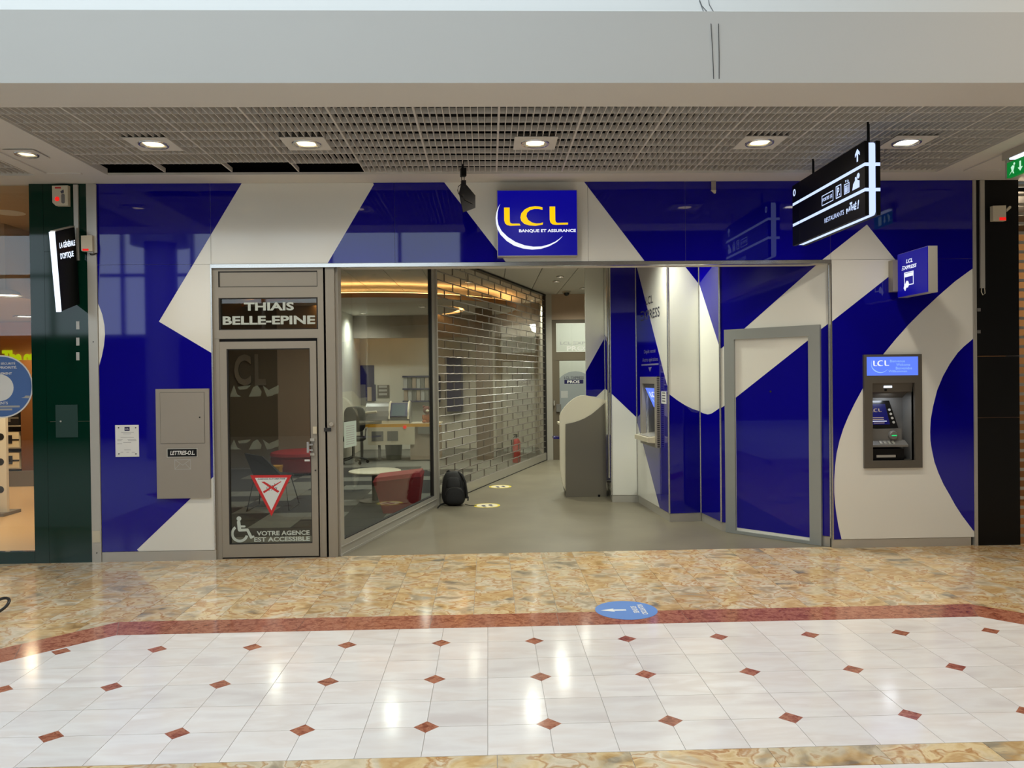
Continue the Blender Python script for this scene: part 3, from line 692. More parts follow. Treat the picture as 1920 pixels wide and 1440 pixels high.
w6 = wpanel(P1, P0, [[(1340, 440), (1600, 440), (1536, 492), (1397, 615), (1352, 653.5), (1340, 664)], [(1340, 774), (1352, 765), (1364, 757), (1364, 1010), (1340, 1000)], [(1530, 624), (1537, 619), (1562, 600), (1575, 590), (1575, 1040), (1530, 1030)]])
obj('chrome_rail', MB().cyl((1.66, 3.2, .3), .022, 2.9, n=12), 'chrome', wr_, True)
# service door in that wall
d2 = empty('door_2', (*w6.P(.5, 0, 0).xy, 0), 'blue and white service door flush in a grey surround', 'door', kind='structure')
oo = w6.pxs([(1357, 618), (1536, 609), (1541, 1024.5), (1361, 999)], .035); ii = w6.pxs([(1375.5, 636), (1514, 631), (1519, 1018), (1380, 996)], .035)
O = ((oo[0][0]+oo[3][0])/2, (oo[1][0]+oo[2][0])/2, 0.002, (oo[0][1]+oo[1][1])/2); I = ((ii[0][0]+ii[3][0])/2, (ii[1][0]+ii[2][0])/2, .03, (ii[0][1]+ii[1][1])/2)
I = (I[0], I[1], .035, I[3])
obj('door_surround', MB().ring(w6, O, I, .002, .035), mat('grey_door_surround', (142, 146, 143), .4), d2)
lf2 = obj('leaf', MB().fbox(w6, *I, .003, .012), 'white', d2)
q = cliprect(w6.pxs([(1360, 761), (1379, 746), (1514, 639), (1530, 626), (1530, 1030), (1360, 1010)], .012), (I[0]+.004, I[1]-.004, I[2]+.03, I[3]))
obj('blue_graphic', MB().prism(w6, q, .012, .0132), 'blue', lf2)
obj('peephole', MB().cyl(w6.P(*w6.px(1445, 734, .012), .012), .010, .006, w6.n, 10), 'steel_d', lf2)
obj('threshold', MB().fbox(w6, I[0], I[1], .004, .030, .002, .03), 'chrome', d2)
# writing on the panel above the lobby cash machine
text(wr_, w3, 'LCL', pbox(w3, 1211, 555, 1224.5, 570), .002, 'ink', .01)
text(wr_, w3, 'ΞXPRESS', pbox(w3, 1201.5, 579, 1237, 598), .002, 'ink', .01)
text(wr_, w3, 'Dépôt retrait', pbox(w3, 1208, 655, 1229.5, 664), .003, mat('grey_blue_print', (120, 120, 150), .5), .0)
text(wr_, w3, 'Autres opérations', pbox(w3, 1205, 670, 1234, 680), .003, bpy.data.materials['grey_blue_print'], .0)
bx = pbox(w3, 1203, 682, 1235, 685); obj('arrow_bar', MB().fbox(w3, *bx, .0013, .003), bpy.data.materials['grey_blue_print'], wr_)
obj('arrow_head', MB().prism(w3, w3.pxs([(1216, 689), (1222, 688), (1219, 697)]), .0013, .003), bpy.data.materials['grey_blue_print'], wr_)

# ================================================================== SIGNS ON THE FRONT
LOGO_BOX = (575, 1650, 660, 1285)
L1 = [(690, 710), (765, 710), (765, 895), (772, 920), (795, 930), (895, 930), (908, 955), (770, 958), (728, 949), (702, 925), (690, 885)]
L2 = [(1300, 700), (1375, 700), (1375, 885), (1382, 912), (1405, 923), (1545, 920), (1545, 946), (1380, 950), (1336, 942), (1310, 917), (1300, 880)]
CC = [(1205, 710), (1160, 699), (1105, 695), (1030, 705), (965, 738), (920, 790), (907, 845), (918, 892), (958, 933), (1025, 955), (1110, 961), (1205, 945), (1210, 915), (1170, 928), (1120, 930), (1060, 915), (1010, 880), (988, 830), (998, 783), (1035, 748), (1095, 730), (1155, 731), (1205, 743)]
SW = [(640, 660), (608, 715), (588, 775), (576, 850), (582, 930), (600, 1005), (640, 1080), (720, 1165), (820, 1230), (940, 1270), (1060, 1285), (1180, 1275), (1290, 1240), (1390, 1185), (1440, 1140), (1475, 1100), (1420, 1145), (1370, 1178), (1290, 1215), (1185, 1243), (1080, 1246), (960, 1226), (840, 1180), (735, 1110), (655, 1030), (612, 945), (598, 860), (603, 775), (620, 705)]
def logo(parent, fr, box, w, mL, mS, sub=None, mT=None):
    """the bank's letters over their swoosh, box = (a0,a1,b0,b1) for the whole mark"""
    f = lambda p: (box[0]+(p[0]-575)/(1650-575)*(box[1]-box[0]), box[3]-(p[1]-660)/(1285-660)*(box[3]-box[2]))
    for nm, pl, m_ in (('logo_letter', L1, mL), ('logo_letter', CC, mL), ('logo_letter', L2, mL), ('logo_swoosh', SW, mS)):
        obj(nm, MB().prism(fr, [f(p) for p in pl], w, w+.002 if (box[1]-box[0]) > .3 else w+.0006), m_, parent)
    if sub:
        a = f((887, 1055)); b = f((1650, 1008)); text(parent, fr, sub, (a[0], b[0], a[1], b[1]), w+.001, mT, .03)
sg = empty('wall_sign', (0.6, -.06, 2.9), 'square lit blue sign with yellow letters and white swoosh above the opening', 'sign')
sw_ = .13
sb = pbox(FA, 932, 356, 1083, 480, sw_)
obj('sign_case', MB().fbox(FA, sb[0], sb[1], sb[2], sb[3], .002, sw_-.004), 'alu_l', sg)
obj('sign_face', MB().fbox(FA, sb[0]+.006, sb[1]-.006, sb[2]+.006, sb[3]-.006, sw_-.004, sw_), 'signblue', sg)
lb = [FA.px(850+x/7.2, 290+y/7.2, sw_) for x, y in ((575, 1285), (1650, 660))]
logo(sg, FA, (lb[0][0], lb[1][0], lb[0][1], lb[1][1]), sw_, 'yellowlit', 'whitelit', 'BANQUE ET ASSURANCE', 'whitelit')

bs = empty('blade_sign', (3.95, -.35, 2.42), 'blue lit cash point sign sticking out above the cash machine', 'sign')
BX0, BX1 = 3.95, 4.04; BY0, BY1, BZ0, BZ1 = -.59, -.08, 2.42, 2.835
obj('sign_case', MB().box(BX0+.004, BX1, BY0, BY1, BZ0, BZ1), 'alu_l', bs)
BF = Fr((BX0, 0, 0), (0, -1, 0), (0, 0, 1), (-1, 0, 0))
fc = obj('sign_face', MB().fbox(BF, -BY1, -BY0, BZ0+.004, BZ1-.004, -.004, .002), 'signblue', bs)
obj('wall_bracket', MB().box(3.90, 3.985, -.085, -.0015, 2.482, 2.784), 'alu', bs)
bp = lambda zx, zy: BF.px(1440+zx/4, 180+zy/4, .003)
def bbox2(x0, y0, x1, y1): 
    p, q = bp(x0, y1), bp(x1, y0); return (p[0], q[0], p[1], q[1])
text(fc, BF, 'LCL', (.235, .345, 2.728, 2.765), .0025, 'whitelit', .03, slant=.01); text(fc, BF, 'ΞXPRESS', (.155, .405, 2.672, 2.708), .0025, 'whitelit', .03, slant=.01)
mb = MB(); cx0, cx1, cz0, cz1 = .20, .36, 2.52, 2.645
mb.ring(BF, (cx0, cx1, cz0, cz1), (cx0+.008, cx1-.008, cz0+.008, cz1-.008), .002, .003); mb.fbox(BF, cx0, cx1, cz1-.045, cz1-.012, .002, .0032)
obj('card_symbol', mb, 'whitelit', fc)
obj('hand_symbol', MB().prism(BF, [(.215, 2.47), (.235, 2.50), (.262, 2.50), (.285, 2.525), (.268, 2.56), (.24, 2.565), (.225, 2.545), (.205, 2.53), (.19, 2.50)], .002, .0036), 'whitelit', fc)

# hanging direction sign, square to the shop fronts
hs = empty('hanging_sign', (2.84, -1.05, 2.87), 'black lit direction sign with pictograms hanging from the ceiling', 'sign')
HX0, HX1 = 2.837, 2.955; HY0, HY1, HZ0, HZ1 = -1.70, -.315, 2.885, 3.44
HF = Fr((HX0, 0, 0), (0, -1, 0), (0, 0, 1), (-1, 0, 0))
def rrect(a0, a1, b0, b1, r, n=5, which=(1, 1, 1, 1)):
    out = []
    for (cx, cy, st, on) in ((a1-r, b0+r, -PI/2, which[0]), (a1-r, b1-r, 0, which[1]), (a0+r, b1-r, PI/2, which[2]), (a0+r, b0+r, PI, which[3])):
        if on: out += [(cx+r*math.cos(st+PI/2*k/n), cy+r*math.sin(st+PI/2*k/n)) for k in range(n+1)]
        else: out.append((cx+(r if math.cos(st+PI/4) > 0 else -r), cy+(r if math.sin(st+PI/4) > 0 else -r)))
    return out
obj('core', MB().prism(HF, rrect(.325, 1.69, HZ0+.004, HZ1-.004, .03), -.085, -.030), 'ledsign', hs)
zb = [HZ0, 3.062, 3.088, 3.252, 3.278, HZ1]
for side, (w0, w1) in (('near', (-.030, 0)), ('far', (-.118, -.085))):
    for z0, z1 in ((zb[0], zb[1]), (zb[2], zb[3]), (zb[4], zb[5])):
        obj('black_panel', MB().fbox(HF, .315, 1.70, z0, z1, w0, w1), 'black', hs)
    for z0, z1 in ((zb[1], zb[2]), (zb[3], zb[4])):
        obj('light_band', MB().fbox(HF, .317, 1.698, z0, z1, w0+(.002 if side == 'near' else .0), w1-.002 if side == 'near' else w1), 'ledsign', hs)
obj('seam', MB().fbox(HF, .475, .478, HZ0, HZ1, .0, .0006), 'dark', hs)
for y in (-.646, -1.64): obj('hanger', MB().cyl((2.895, y, HZ1-.03), .011, 3.60-HZ1+.03, n=8), 'black', hs)
LW = .0012
text(hs, HF, '0', (.335, .395, 3.335, 3.40), LW, 'ledsign', .03)
mb = MB().prism(HF, [(1.575, 3.315), (1.595, 3.315), (1.595, 3.375), (1.622, 3.355), (1.622, 3.378), (1.585, 3.412), (1.548, 3.378), (1.548, 3.355), (1.575, 3.375)], .0, LW)
obj('up_arrow', mb, 'ledsign', hs)
obj('text_frame', MB().ring(HF, (.95, 1.165, 3.115, 3.20), (.956, 1.159, 3.121, 3.194), 0, LW), 'ledsign', hs); text(hs, HF, 'PORTES 1|2', (.967, 1.148, 3.138, 3.175), LW, 'ledsign', .02)
obj('parking_frame', MB().ring(HF, (1.215, 1.31, 3.115, 3.215), (1.222, 1.303, 3.122, 3.208), 0, LW), 'ledsign', hs); text(hs, HF, 'P.', (1.24, 1.288, 3.13, 3.2), LW, 'ledsign', .03)
mb = MB().ring(HF, (1.36, 1.45, 3.115, 3.195), (1.366, 1.444, 3.121, 3.189), 0, LW)
for a in (1.383, 1.405, 1.427): mb.fbox(HF, a-.006, a+.006, 3.125, 3.165, 0, LW); mb.prism(HF, disc((a, 3.174), .007, n=10), 0, LW)
mb.prism(HF, [(1.38, 3.222), (1.392, 3.203), (1.404, 3.222)], 0, LW); mb.prism(HF, [(1.415, 3.203), (1.427, 3.222), (1.439, 3.203)], 0, LW)
obj('lift_symbol', mb, 'ledsign', hs)
mb = MB().prism(HF, [(1.50, 3.115), (1.615, 3.115), (1.615, 3.165), (1.585, 3.175), (1.565, 3.205), (1.545, 3.205), (1.545, 3.18), (1.515, 3.16)], 0, LW).prism(HF, disc((1.597, 3.205), .021, n=14), 0, LW)
obj('nursery_symbol', mb, 'ledsign', hs)
text(hs, HF, 'RESTAURANTS', (1.0, 1.355, 2.962, 3.0), LW, 'ledsign', .0)
for ch, a0, a1, b0, b1, sl in (('P', 1.40, 1.432, 2.955, 2.995, -.006), ('A', 1.43, 1.462, 2.965, 3.005, .004), ('T', 1.455, 1.497, 2.968, 3.03, .0), ('H', 1.492, 1.527, 2.962, 3.008, -.004), ('É', 1.53, 1.563, 2.958, 3.018, .004), ('!', 1.578, 1.596, 2.955, 3.022, .014)):
    text(hs, HF, ch, (a0, a1, b0, b1), LW, 'ledsign', .04, slant=sl)

# neighbour's slanting blade sign
os_ = empty('blade_sign', (-3.9, -.2, 2.4), 'slanting black lit sign of the optician on the green pillar', 'sign')
OX0, OX1 = -3.875, -3.83
OF = Fr((OX1, 0, 0), (0, 1, 0), (0, 0, 1), (1, 0, 0))
oq = [(-.37, 3.04), (-.285, 2.345), (.02, 2.44), (-.045, 3.145)]
oq = [(a-.03, b) for a, b in oq]
obj('sign_case', MB().prism(OF, oq, -(OX1-OX0), 0), 'black', os_)
ed = [(-.37, 3.045), (-.285, 2.34), (-.305, 2.335), (-.40, 3.035)]
obj('lit_edge', MB().prism(OF, [(a-.03, b) for a, b in ed], -(OX1-OX0)+.004, -.004), 'led', os_)
obj('top_plate', MB().prism(OF, [(-.40, 3.045), (-.075, 3.15), (-.075, 3.158), (-.40, 3.053)], -(OX1-OX0), .002), 'alu_l', os_)
vs_ = Vector((.085, -.695, 0)).normalized()
O2 = Fr((OX1, -.03, 0), (0, .95, .31), (0, -.10, .99), (1, 0, 0))
def text_sheared(parent, s, p0, du, dv, m):
    f_ = Fr(p0, du, dv, (1, 0, 0)); f_.u = Vector(du); f_.v = Vector(dv); text(parent, f_, s, (0, 1, 0, 1), .0, m, .02)
text_sheared(os_, 'LA GÉNÉRALE', Vector((OX1+.001, -.335, 2.905)), (0, .262, .072), (0, -.008, .062), 'led')
text_sheared(os_, "D'OPTIQUE", Vector((OX1+.001, -.322, 2.80)), (0, .222, .062), (0, -.008, .062), 'led')

# ================================================================== CASH MACHINE IN THE FRONT
am = empty('cash_machine', ((ATM[0]+ATM[1])/2, .1, ATM[2]), 'dark grey cash machine with lit blue header built into the white panel', 'cash machine')
zf = lambda x, y, w=.03: FA.px(1610+x/6.13, 655+y/6.13, w)
def zb_(x0, y0, x1, y1, w=.03): return pbox(FA, 1610+x0/6.13, 655+y0/6.13, 1610+x1/6.13, 655+y1/6.13, w)
hz = zb_(93, 85, 680, 300)
obj('bezel', MB().ring(FA, ATM, ATMH, .0005, .03), 'darkg', am)
hd = obj('header_screen', MB().fbox(FA, *hz, .03, .034), 'atmhead', am)
lo_ = zb_(143, 118, 372, 272, .034); logo(hd, FA, lo_, .034, 'whitelit', 'atmtxt')
for s_, x0, y0, x1, y1 in (('Bienvenue', 360, 120, 532, 148), ('Welcome', 432, 160, 592, 190), ('Bienvenidos', 427, 200, 612, 230), ('Willkommen', 343, 238, 555, 264)):
    text(hd, FA, s_, zb_(x0, y0, x1, y1, .034), .0346, 'atmtxt', .0)
A0, A1, B0, B1 = ATMH; DP = .20
obj('recess', MB().fbox(FA, A0-.008, A0, B0-.008, B1+.008, -DP, .0).fbox(FA, A1, A1+.008, B0-.008, B1+.008, -DP, 0.).fbox(FA, A0, A1, B1, B1+.008, -DP, 0).fbox(FA, A0, A1, B0-.008, B0, -DP, 0).fbox(FA, A0-.008, A1+.008, B0-.008, B1+.008, -DP-.01, -DP), 'mid', am)
H_ = B1-B0; W_ = A1-A0
bf = lambda t: B1-H_*t                         # fraction from the top
hood = obj('hood', MB().prism(Fr((0, 0, 0), (0, 1, 0), (0, 0, 1), (1, 0, 0)), [(.0, B1), (.20, B1), (.20, bf(.20)), (.10, bf(.115)), (.02, bf(.115))], A0, A1), 'darkg', am)
obj('hood_light', MB().fbox(FA, A0+W_*.31, A0+W_*.50, bf(.062), bf(.036), -.02, -.001), 'led', hood)
light('hood_glow', 'AREA', (A0+W_*.5, .10, bf(.14)), .8, (.8, .88, 1), am, .12)
obj('lens', MB().cyl((A0+W_*.36, .018, bf(.09)), .012, .012, (0, -1, 0), 12), 'black', hood)
SCR = Fr((A0, .115, bf(.595)), (1, 0, 0), Vector((0, .30, .954)), Vector((0, -.954, .30)))
sc_ = obj('screen_bezel', MB().prism(SCR, [(.0, .0), (W_*.77, .0), (W_*.66, H_*.37), (.0, H_*.37)], .0, .012), 'blackg', am)
ds = obj('display', MB().prism(SCR, [(.0, .035), (W_*.585, .035), (W_*.545, H_*.325), (.0, H_*.325)], .012, .0125), 'atmscr', sc_)
gold = emis('pale_gold_print', (214, 190, 160), .55); logo(ds, SCR, (W_*.14, W_*.47, H_*.16, H_*.27), .0128, gold, bpy.data.materials['lit_dark_screen'])
for k, (a, b) in enumerate(((.16, .46), (.18, .46), (.10, .52), (.20, .46))): obj('screen_text', MB().fbox(SCR, W_*a, W_*b, H_*(.135-.024*k), H_*(.135-.024*k)+.006, .0126, .013), 'whitelit' if k == 2 else gold, ds)
for k in range(4):
    c = SCR.P(W_*(.625+.018*k), H_*(.245-.057*k), .012); obj('side_key', MB().cyl(c, .013, .004, SCR.n, 14), 'alu_l', sc_); 
obj('card_reader', MB().lathe((A0+W_*.60, .08, bf(.685)), [(0, .03), (.035, .03), (.044, .022), (.047, 0), (0, 0)], 20, (0, -1, 0)), 'mid', am, True)
obj('card_slot', MB().fbox(FA, A0+W_*.545, A0+W_*.665, bf(.694), bf(.68), -.052, -.047), 'greenlit', am)
obj('fascia', MB().fbox(FA, A0, A1*.0+A0+W_*.82, bf(.76), bf(.60), -DP, -.08), 'mid', am)
obj('receipt_slot', MB().fbox(FA, A0+.004, A0+W_*.12, bf(.72), bf(.66), -.08, -.072), 'black', am)
obj('keypad_shelf', MB().prism(Fr((0, 0, 0), (0, 1, 0), (0, 0, 1), (1, 0, 0)), [(.02, bf(.83)), (.20, bf(.83)), (.20, bf(.75)), (.085, bf(.75)), (.02, bf(.805))], A0, A0+W_*.9), 'mid', am)
mb = MB()
KP = Fr((A0, .028, bf(.800)), (1, 0, 0), Vector((0, .76, .65)), Vector((0, -.65, .76)))
for i in range(4):
    for k in range(3): mb.fbox(KP, W_*(.25+.10*i), W_*(.25+.10*i)+.022, .004+.016*k, .015+.016*k, .0, .005)
obj('keypad_keys', mb, 'alu_l', am)
obj('cash_slot', MB().fbox(FA, A0+W_*.04, A0+W_*.81, bf(.995), bf(.855), -DP, -.03), 'black', am)
obj('cash_shutter', MB().fbox(FA, A0+W_*.15, A0+W_*.60, bf(.965), bf(.935), -.03, -.022), 'alu_l', am)

# ================================================================== CASH MACHINE IN THE LOBBY
a2 = empty('cash_machine', (*w3.P(.5, 0, 0).xy, .75), 'light grey lobby cash machine seen from the side on the folded wall', 'cash machine')
WP = .05; A2H = (u0+.10, u1-.08, v0+.06, v1-.085)
obj('bezel', MB().ring(w3, (u0, u1, v0, v1), A2H, .0014, WP), 'greybox', a2)
UL = A2H[1]-A2H[0]; DP2 = .20
obj('recess', MB().fbox(w3, A2H[0]-.006, A2H[0], A2H[2]-.006, A2H[3]+.006, -DP2, 0).fbox(w3, A2H[1], A2H[1]+.006, A2H[2]-.006, A2H[3]+.006, -DP2, 0).fbox(w3, A2H[0], A2H[1], A2H[3], A2H[3]+.006, -DP2, 0).fbox(w3, A2H[0], A2H[1], A2H[2]-.006, A2H[2], -DP2, 0).fbox(w3, A2H[0]-.006, A2H[1]+.006, A2H[2]-.006, A2H[3]+.006, -DP2-.008, -DP2), 'mid', a2)
WFR = Fr(w3.P(A2H[0], 0, 0), w3.n, (0, 0, 1), -w3.u)
sc2 = obj('screen_body', MB().prism(WFR, [(-DP2, v1-.085), (WP-.012, v1-.085), (-DP2, v1-.62)], -UL, 0.), 'darkg', a2)
sd = w3.n*(DP2+WP-.012)+Vector((0, 0, .535)); sd.normalize()
S2f = Fr(w3.P(A2H[0], v1-.085, WP-.012), w3.u, sd, w3.u.cross(sd)); SN = S2f.n if S2f.n.dot(w3.n) > 0 else -S2f.n; S2f.n = SN
d_ = obj('display', MB().fbox(S2f, .03, UL-.02, -.33, -.06, .001, .004), 'atmhead', a2); logo(d_, S2f, (.10, UL*.85, -.28, -.10), .0045, 'whitelit', 'atmtxt')
obj('keyboard_shelf', MB().prism(WFR, [(-DP2, v0+.07), (-DP2, v0+.16), (WP+.09, v0+.115), (WP+.09, v0+.06), (WP, v0+.05)], -UL-.01, .05), 'beige', a2)
obj('key_plate', MB().prism(WFR, [(-.12, v0+.148), (-.12, v0+.152), (WP+.06, v0+.126), (WP+.06, v0+.122)], -UL+.05, -.06), 'alu_l', a2)
obj('card_hood', MB().prism(WFR, [(-DP2, v0+.20), (-DP2, v0+.42), (-.03, v0+.25), (-.03, v0+.22)], -UL, -UL+.26), 'mid', a2)
obj('card_mouth', MB().fbox(w3, A2H[1]-.24, A2H[1]-.06, v0+.165, v0+.20, -.10, -.05), 'black', a2)
mb = MB()
for k in range(34): mb.fbox(w3, u1, u1+.003, v0+.01+.0255*k, v0+.020+.0255*k, .012, .042)
obj('side_perforation', mb, 'alu_d', a2)
ns = empty('paper_notice', (*w3.P(1.2, 0, 0).xy, 1.25), 'small white notice stuck beside the lobby cash machine', 'notice')
nq = pbox(w3, 1240, 734, 1249.5, 757, .0013); obj('sheet', MB().fbox(w3, *nq, .0013, .003), 'paper', ns)
mb = MB()
for k in range(4): mb.fbox(w3, nq[0]+.04, nq[1]-.04, nq[2]+.025+.032*k, nq[2]+.037+.032*k, .003, .0034)
obj('printed_lines', mb, 'ink', ns)

# ================================================================== LETTER BOX AND NOTICE
lbx = empty('letter_box', (-2.85, 0, .6), 'tall grey metal letter box with lockable flap on the blue panel', 'letter box')
lq = pbox(FA, 293, 729, 393, 934.5, .02)
obj('box_front', MB().fbox(FA, *lq, .0014, .02), 'greybox', lbx)
fq = pbox(FA, 301, 736, 383, 831, .02)
obj('flap_gap', MB().fbox(FA, fq[0]-.003, fq[1]+.003, fq[2]-.003, fq[3]+.003, .02, .0203), 'alu_d', lbx)
fp = obj('flap', MB().fbox(FA, *fq, .02, .0235), 'greybox', lbx)
obj('lock', MB().cyl(FA.P(*FA.px(374.5, 782.5, .0235), .0235), .007, .003, (0, -1, 0), 12), 'black', fp)
pl = pbox(FA, 313, 840.5, 370.5, 857.5, .02)
pp = obj('name_plate', MB().fbox(FA, *pl, .02, .0225), 'alu_l', lbx); p2 = obj('plate_field', MB().fbox(FA, pl[0]+.007, pl[1]-.007, pl[2]+.007, pl[3]-.007, .0225, .0228), 'black', pp)
text(p2, FA, 'LETTRES-O.L.', pbox(FA, 319, 845, 365, 853, .0228), .0232, 'paper', .03, slant=.006)
mb = MB(); e_ = pbox(FA, 327.5, 861.5, 357.5, 880, .02); t_ = .004
mb.ring(FA, e_, (e_[0]+t_, e_[1]-t_, e_[2]+t_, e_[3]-t_), .02, .0206)
mid_ = ((e_[0]+e_[1])/2, e_[2]+(e_[3]-e_[2])*.42)
for p, q in (((e_[0], e_[3]), mid_), ((e_[1], e_[3]), mid_), ((e_[0], e_[2]), (e_[0]+.045, e_[2]+.048)), ((e_[1], e_[2]), (e_[1]-.045, e_[2]+.048))): mb.prism(FA, cap(p, q, .0018), .02, .0207)
obj('envelope_symbol', mb, 'inkl', lbx)
ntc = empty('notice_plate', (-3.4, 0, 1.0), 'white printed notice plate screwed to the blue panel', 'notice')
nq = pbox(FA, 216.5, 797, 260.5, 856.5, .004); nq_ = nq
obj('plate', MB().fbox(FA, *nq, .0014, .006), 'paper', ntc)
hq = pbox(FA, 233.5, 800.5, 243, 808, .006); e1 = obj('emblem', MB().fbox(FA, *hq, .006, .0066), 'navy', ntc); text(e1, FA, 'LCL', (hq[0]+.008, hq[1]-.008, hq[2]+.012, hq[3]-.012), .007, 'paper', .02)
mb = MB()
for y, x0, x1 in ((811, 227, 251), (813.5, 231, 246), (820, 226, 251), (824, 220, 230), (824, 239, 255), (826, 220, 228), (826, 240, 256), (829.5, 231, 246), (832, 220, 229), (843.5, 233, 245), (848, 226, 231), (848, 237, 242), (848, 247, 253)):
    mb.fbox(FA, *pbox(FA, x0, y-.45, x1, y+.45, .006), .006, .0066)
obj('printed_lines', mb, 'inkl', ntc)
for x, y in ((222.5, 802), (254.5, 802), (223, 851), (255, 851)): obj('screw', MB().cyl(FA.P(*FA.px(x, y, .006), .006), .006, .003, (0, -1, 0), 10), 'steel_d', ntc)

# ================================================================== DOWNLIGHTS IN THE CELL CEILING
def downlight(x, y, z, label, group, e=74, plate=.17, square=True, r=.10, color=(1, .90, .74), cone=2.72):
    o = empty('downlight', (x, y, z), label, 'ceiling light', group)
    if square: obj('plate', MB().ring(Fr((x, y, z), (1, 0, 0), (0, 1, 0), (0, 0, -1)), (-plate, plate, -plate, plate), (-r*.72, r*.72, -r*.72, r*.72), .0, .006), 'plaster', o)
    obj('rim', MB().lathe((x, y, z-.006), [(r+.016, .0), (r+.012, -.008), (r, -.008), (r-.002, .0), (r+.016, 0)], 28), 'chrome', o, True)
    obj('reflector', MB().lathe((x, y, z-.005), [(r, -.002), (r*.86, .035), (r*.55, .06), (0, .062)], 28), mat('lamp_reflector', (235, 225, 205), .25, .6) if 'lamp_reflector' not in bpy.data.materials else bpy.data.materials['lamp_reflector'], o, True)
    obj('lamp', MB().lathe((x, y, z), [(0, -.002), (r*.80, -.001), (r*.84, .012), (0, .014)], 24), 'lampw' if e > 74.5 else 'lamp', o, True)
    light('downlight_beam', 'SPOT', (x, y, z-.02), e, color, o, .07, spot=cone, blend=.9)
    return o
GR = 'round downlights in the cell ceiling'
downlight(-2.62, -1.2, GZ-.001, 'round downlight in the cell ceiling above the letter box panel', GR)
downlight(-1.42, -1.2, GZ-.001, 'round downlight in the cell ceiling above the glass door', GR)
downlight(.40, -1.2, GZ-.001, 'round downlight in the cell ceiling before the square bank sign', GR)
downlight(2.22, -1.2, GZ-.001, 'round downlight in the cell ceiling beside the hanging direction sign', GR)
downlight(3.43, -1.2, GZ-.001, 'brightest round downlight, just past the hanging direction sign', GR, 75)
pL = onz(50, 287, ZT)
downlight(pL.x, pL.y, ZT-.006, 'round downlight in the plaster margin near the green pillar', GR, 26, plate=.12, r=.075)

# ================================================================== SMALL THINGS ON FRONT AND CEILING
an = empty('flat_antenna', (-.16, -.55, 3.15), 'black arrow-shaped flat antenna hanging from the cell ceiling', 'antenna')
AF = Fr((0, -.55, 0), (1, .25, 0))
aq = lambda pts: AF.pxs([(850+x/7.2, 290+y/7.2) for x, y in pts])
obj('blade', MB().prism(AF, aq([(110, 345), (172, 345), (172, 400), (298, 550), (298, 715), (135, 775), (80, 510), (108, 400)]), -.022, 0), 'dark', an)
obj('ridge', MB().prism(AF, aq([(150, 595), (262, 645), (275, 660), (262, 668), (150, 612)]), 0., .008), 'steel_d', an)
obj('mount', MB().prism(AF, aq([(108, 175), (178, 175), (178, 285), (108, 285)]), -.05, -.002).prism(AF, aq([(124, 70), (148, 70), (148, 180), (124, 180)]), -.04, -.02), 'black', an)
obj('suspension_wire', MB().tube([AF.P(*AF.px(866.5, 328), -.015), AF.P(*AF.px(866.5, 340), -.015)], .004, 6).tube([AF.P(*AF.px(871, 328), -.015), AF.P(*AF.px(871, 340), -.015)], .004, 6), 'steel_d', an)
obj('cable', MB().tube([AF.P(*AF.px(x, y), -.01) for x, y in ((865, 345), (860, 349), (858.5, 356), (860, 362), (863, 366))], .0035, 6), 'black', an)
obj('knob', MB().cyl(AF.P(*AF.px(867.5, 366), 0), .012, .012, AF.n, 10).cyl(AF.P(*AF.px(871, 348.5), 0), .010, .012, AF.n, 10), 'steel_d', an)
sp = empty('presence_sensor', (FA.px(1338, 350)[0], -.02, 3.5), 'small clear bracket sensor poking down under the plaster margin', 'sensor')
c0 = FA.px(1338.5, 345, .03); obj('bracket', MB().fbox(FA, c0[0]-.022, c0[0]+.022, 3.475, ZT-.001, .012, .022), mat('clear_plastic', (150, 142, 138), .25), sp)
obj('tip', MB().prism(FA, [(c0[0]-.026, 3.475), (c0[0]+.022, 3.475), (c0[0]+.018, 3.445), (c0[0]+.006, 3.445)], .01, .03), 'beige', sp)

def siren(name, label, q, beacon, flap=None, chamf=.012, w=.06, extra=None):
    s = empty(name, (FA.P((q[0]+q[1])/2, q[2], 0)), label, 'alarm', 'alarm sirens on the fronts')
    obj('case', MB().prism(FA, [(q[0]+chamf, q[2]), (q[1], q[2]), (q[1], q[3]), (q[0], q[3]-.004), (q[0], q[2]+chamf)], .013, w), 'beige', s)
    obj('back_plate', MB().fbox(FA, q[0]+.01, q[1]-.01, q[2]+.01, q[3]-.01, .002, .013), 'alu_l', s)
    if beacon[0] == 'disc': obj('beacon', MB().lathe(FA.P(beacon[1], beacon[2], w), [(0, .012), (.014, .010), (.022, 0), (0, 0)], 16, (0, -1, 0)), 'redl', s, True)
    else: obj('beacon', MB().fbox(FA, *beacon[1:], w-.01, w+.003), 'redl', s)
    return s
q = pbox(FA, 99, 348, 128, 386, .05); s1 = siren('alarm_siren', 'ivory alarm siren with round red light high on the green pillar', q, ('disc', *FA.px(107, 373, .06)), chamf=.03)
obj('speaker_slot', MB().prism(FA, rrect(*pbox(FA, 115, 363, 121.5, 381.5, .06), .015), .06, .0615), 'mid', s1); obj('red_print', MB().fbox(FA, *pbox(FA, 103, 350.5, 114, 353.5, .06), .06, .0612), 'redp', s1)
obj('sketch_print', MB().prism(FA, FA.pxs([(113, 359), (119, 355), (120, 361), (115, 363)], .06), .06, .0612), 'ink', s1)
q = pbox(FA, 152, 441, 173, 471, .06); s2_ = siren('alarm_siren', 'small ivory alarm siren on the metal post beside the blue panel', (q[0], q[1], q[2], q[3]), ('bar', *pbox(FA, 155, 466.5, 166, 470, .06)), chamf=.008)
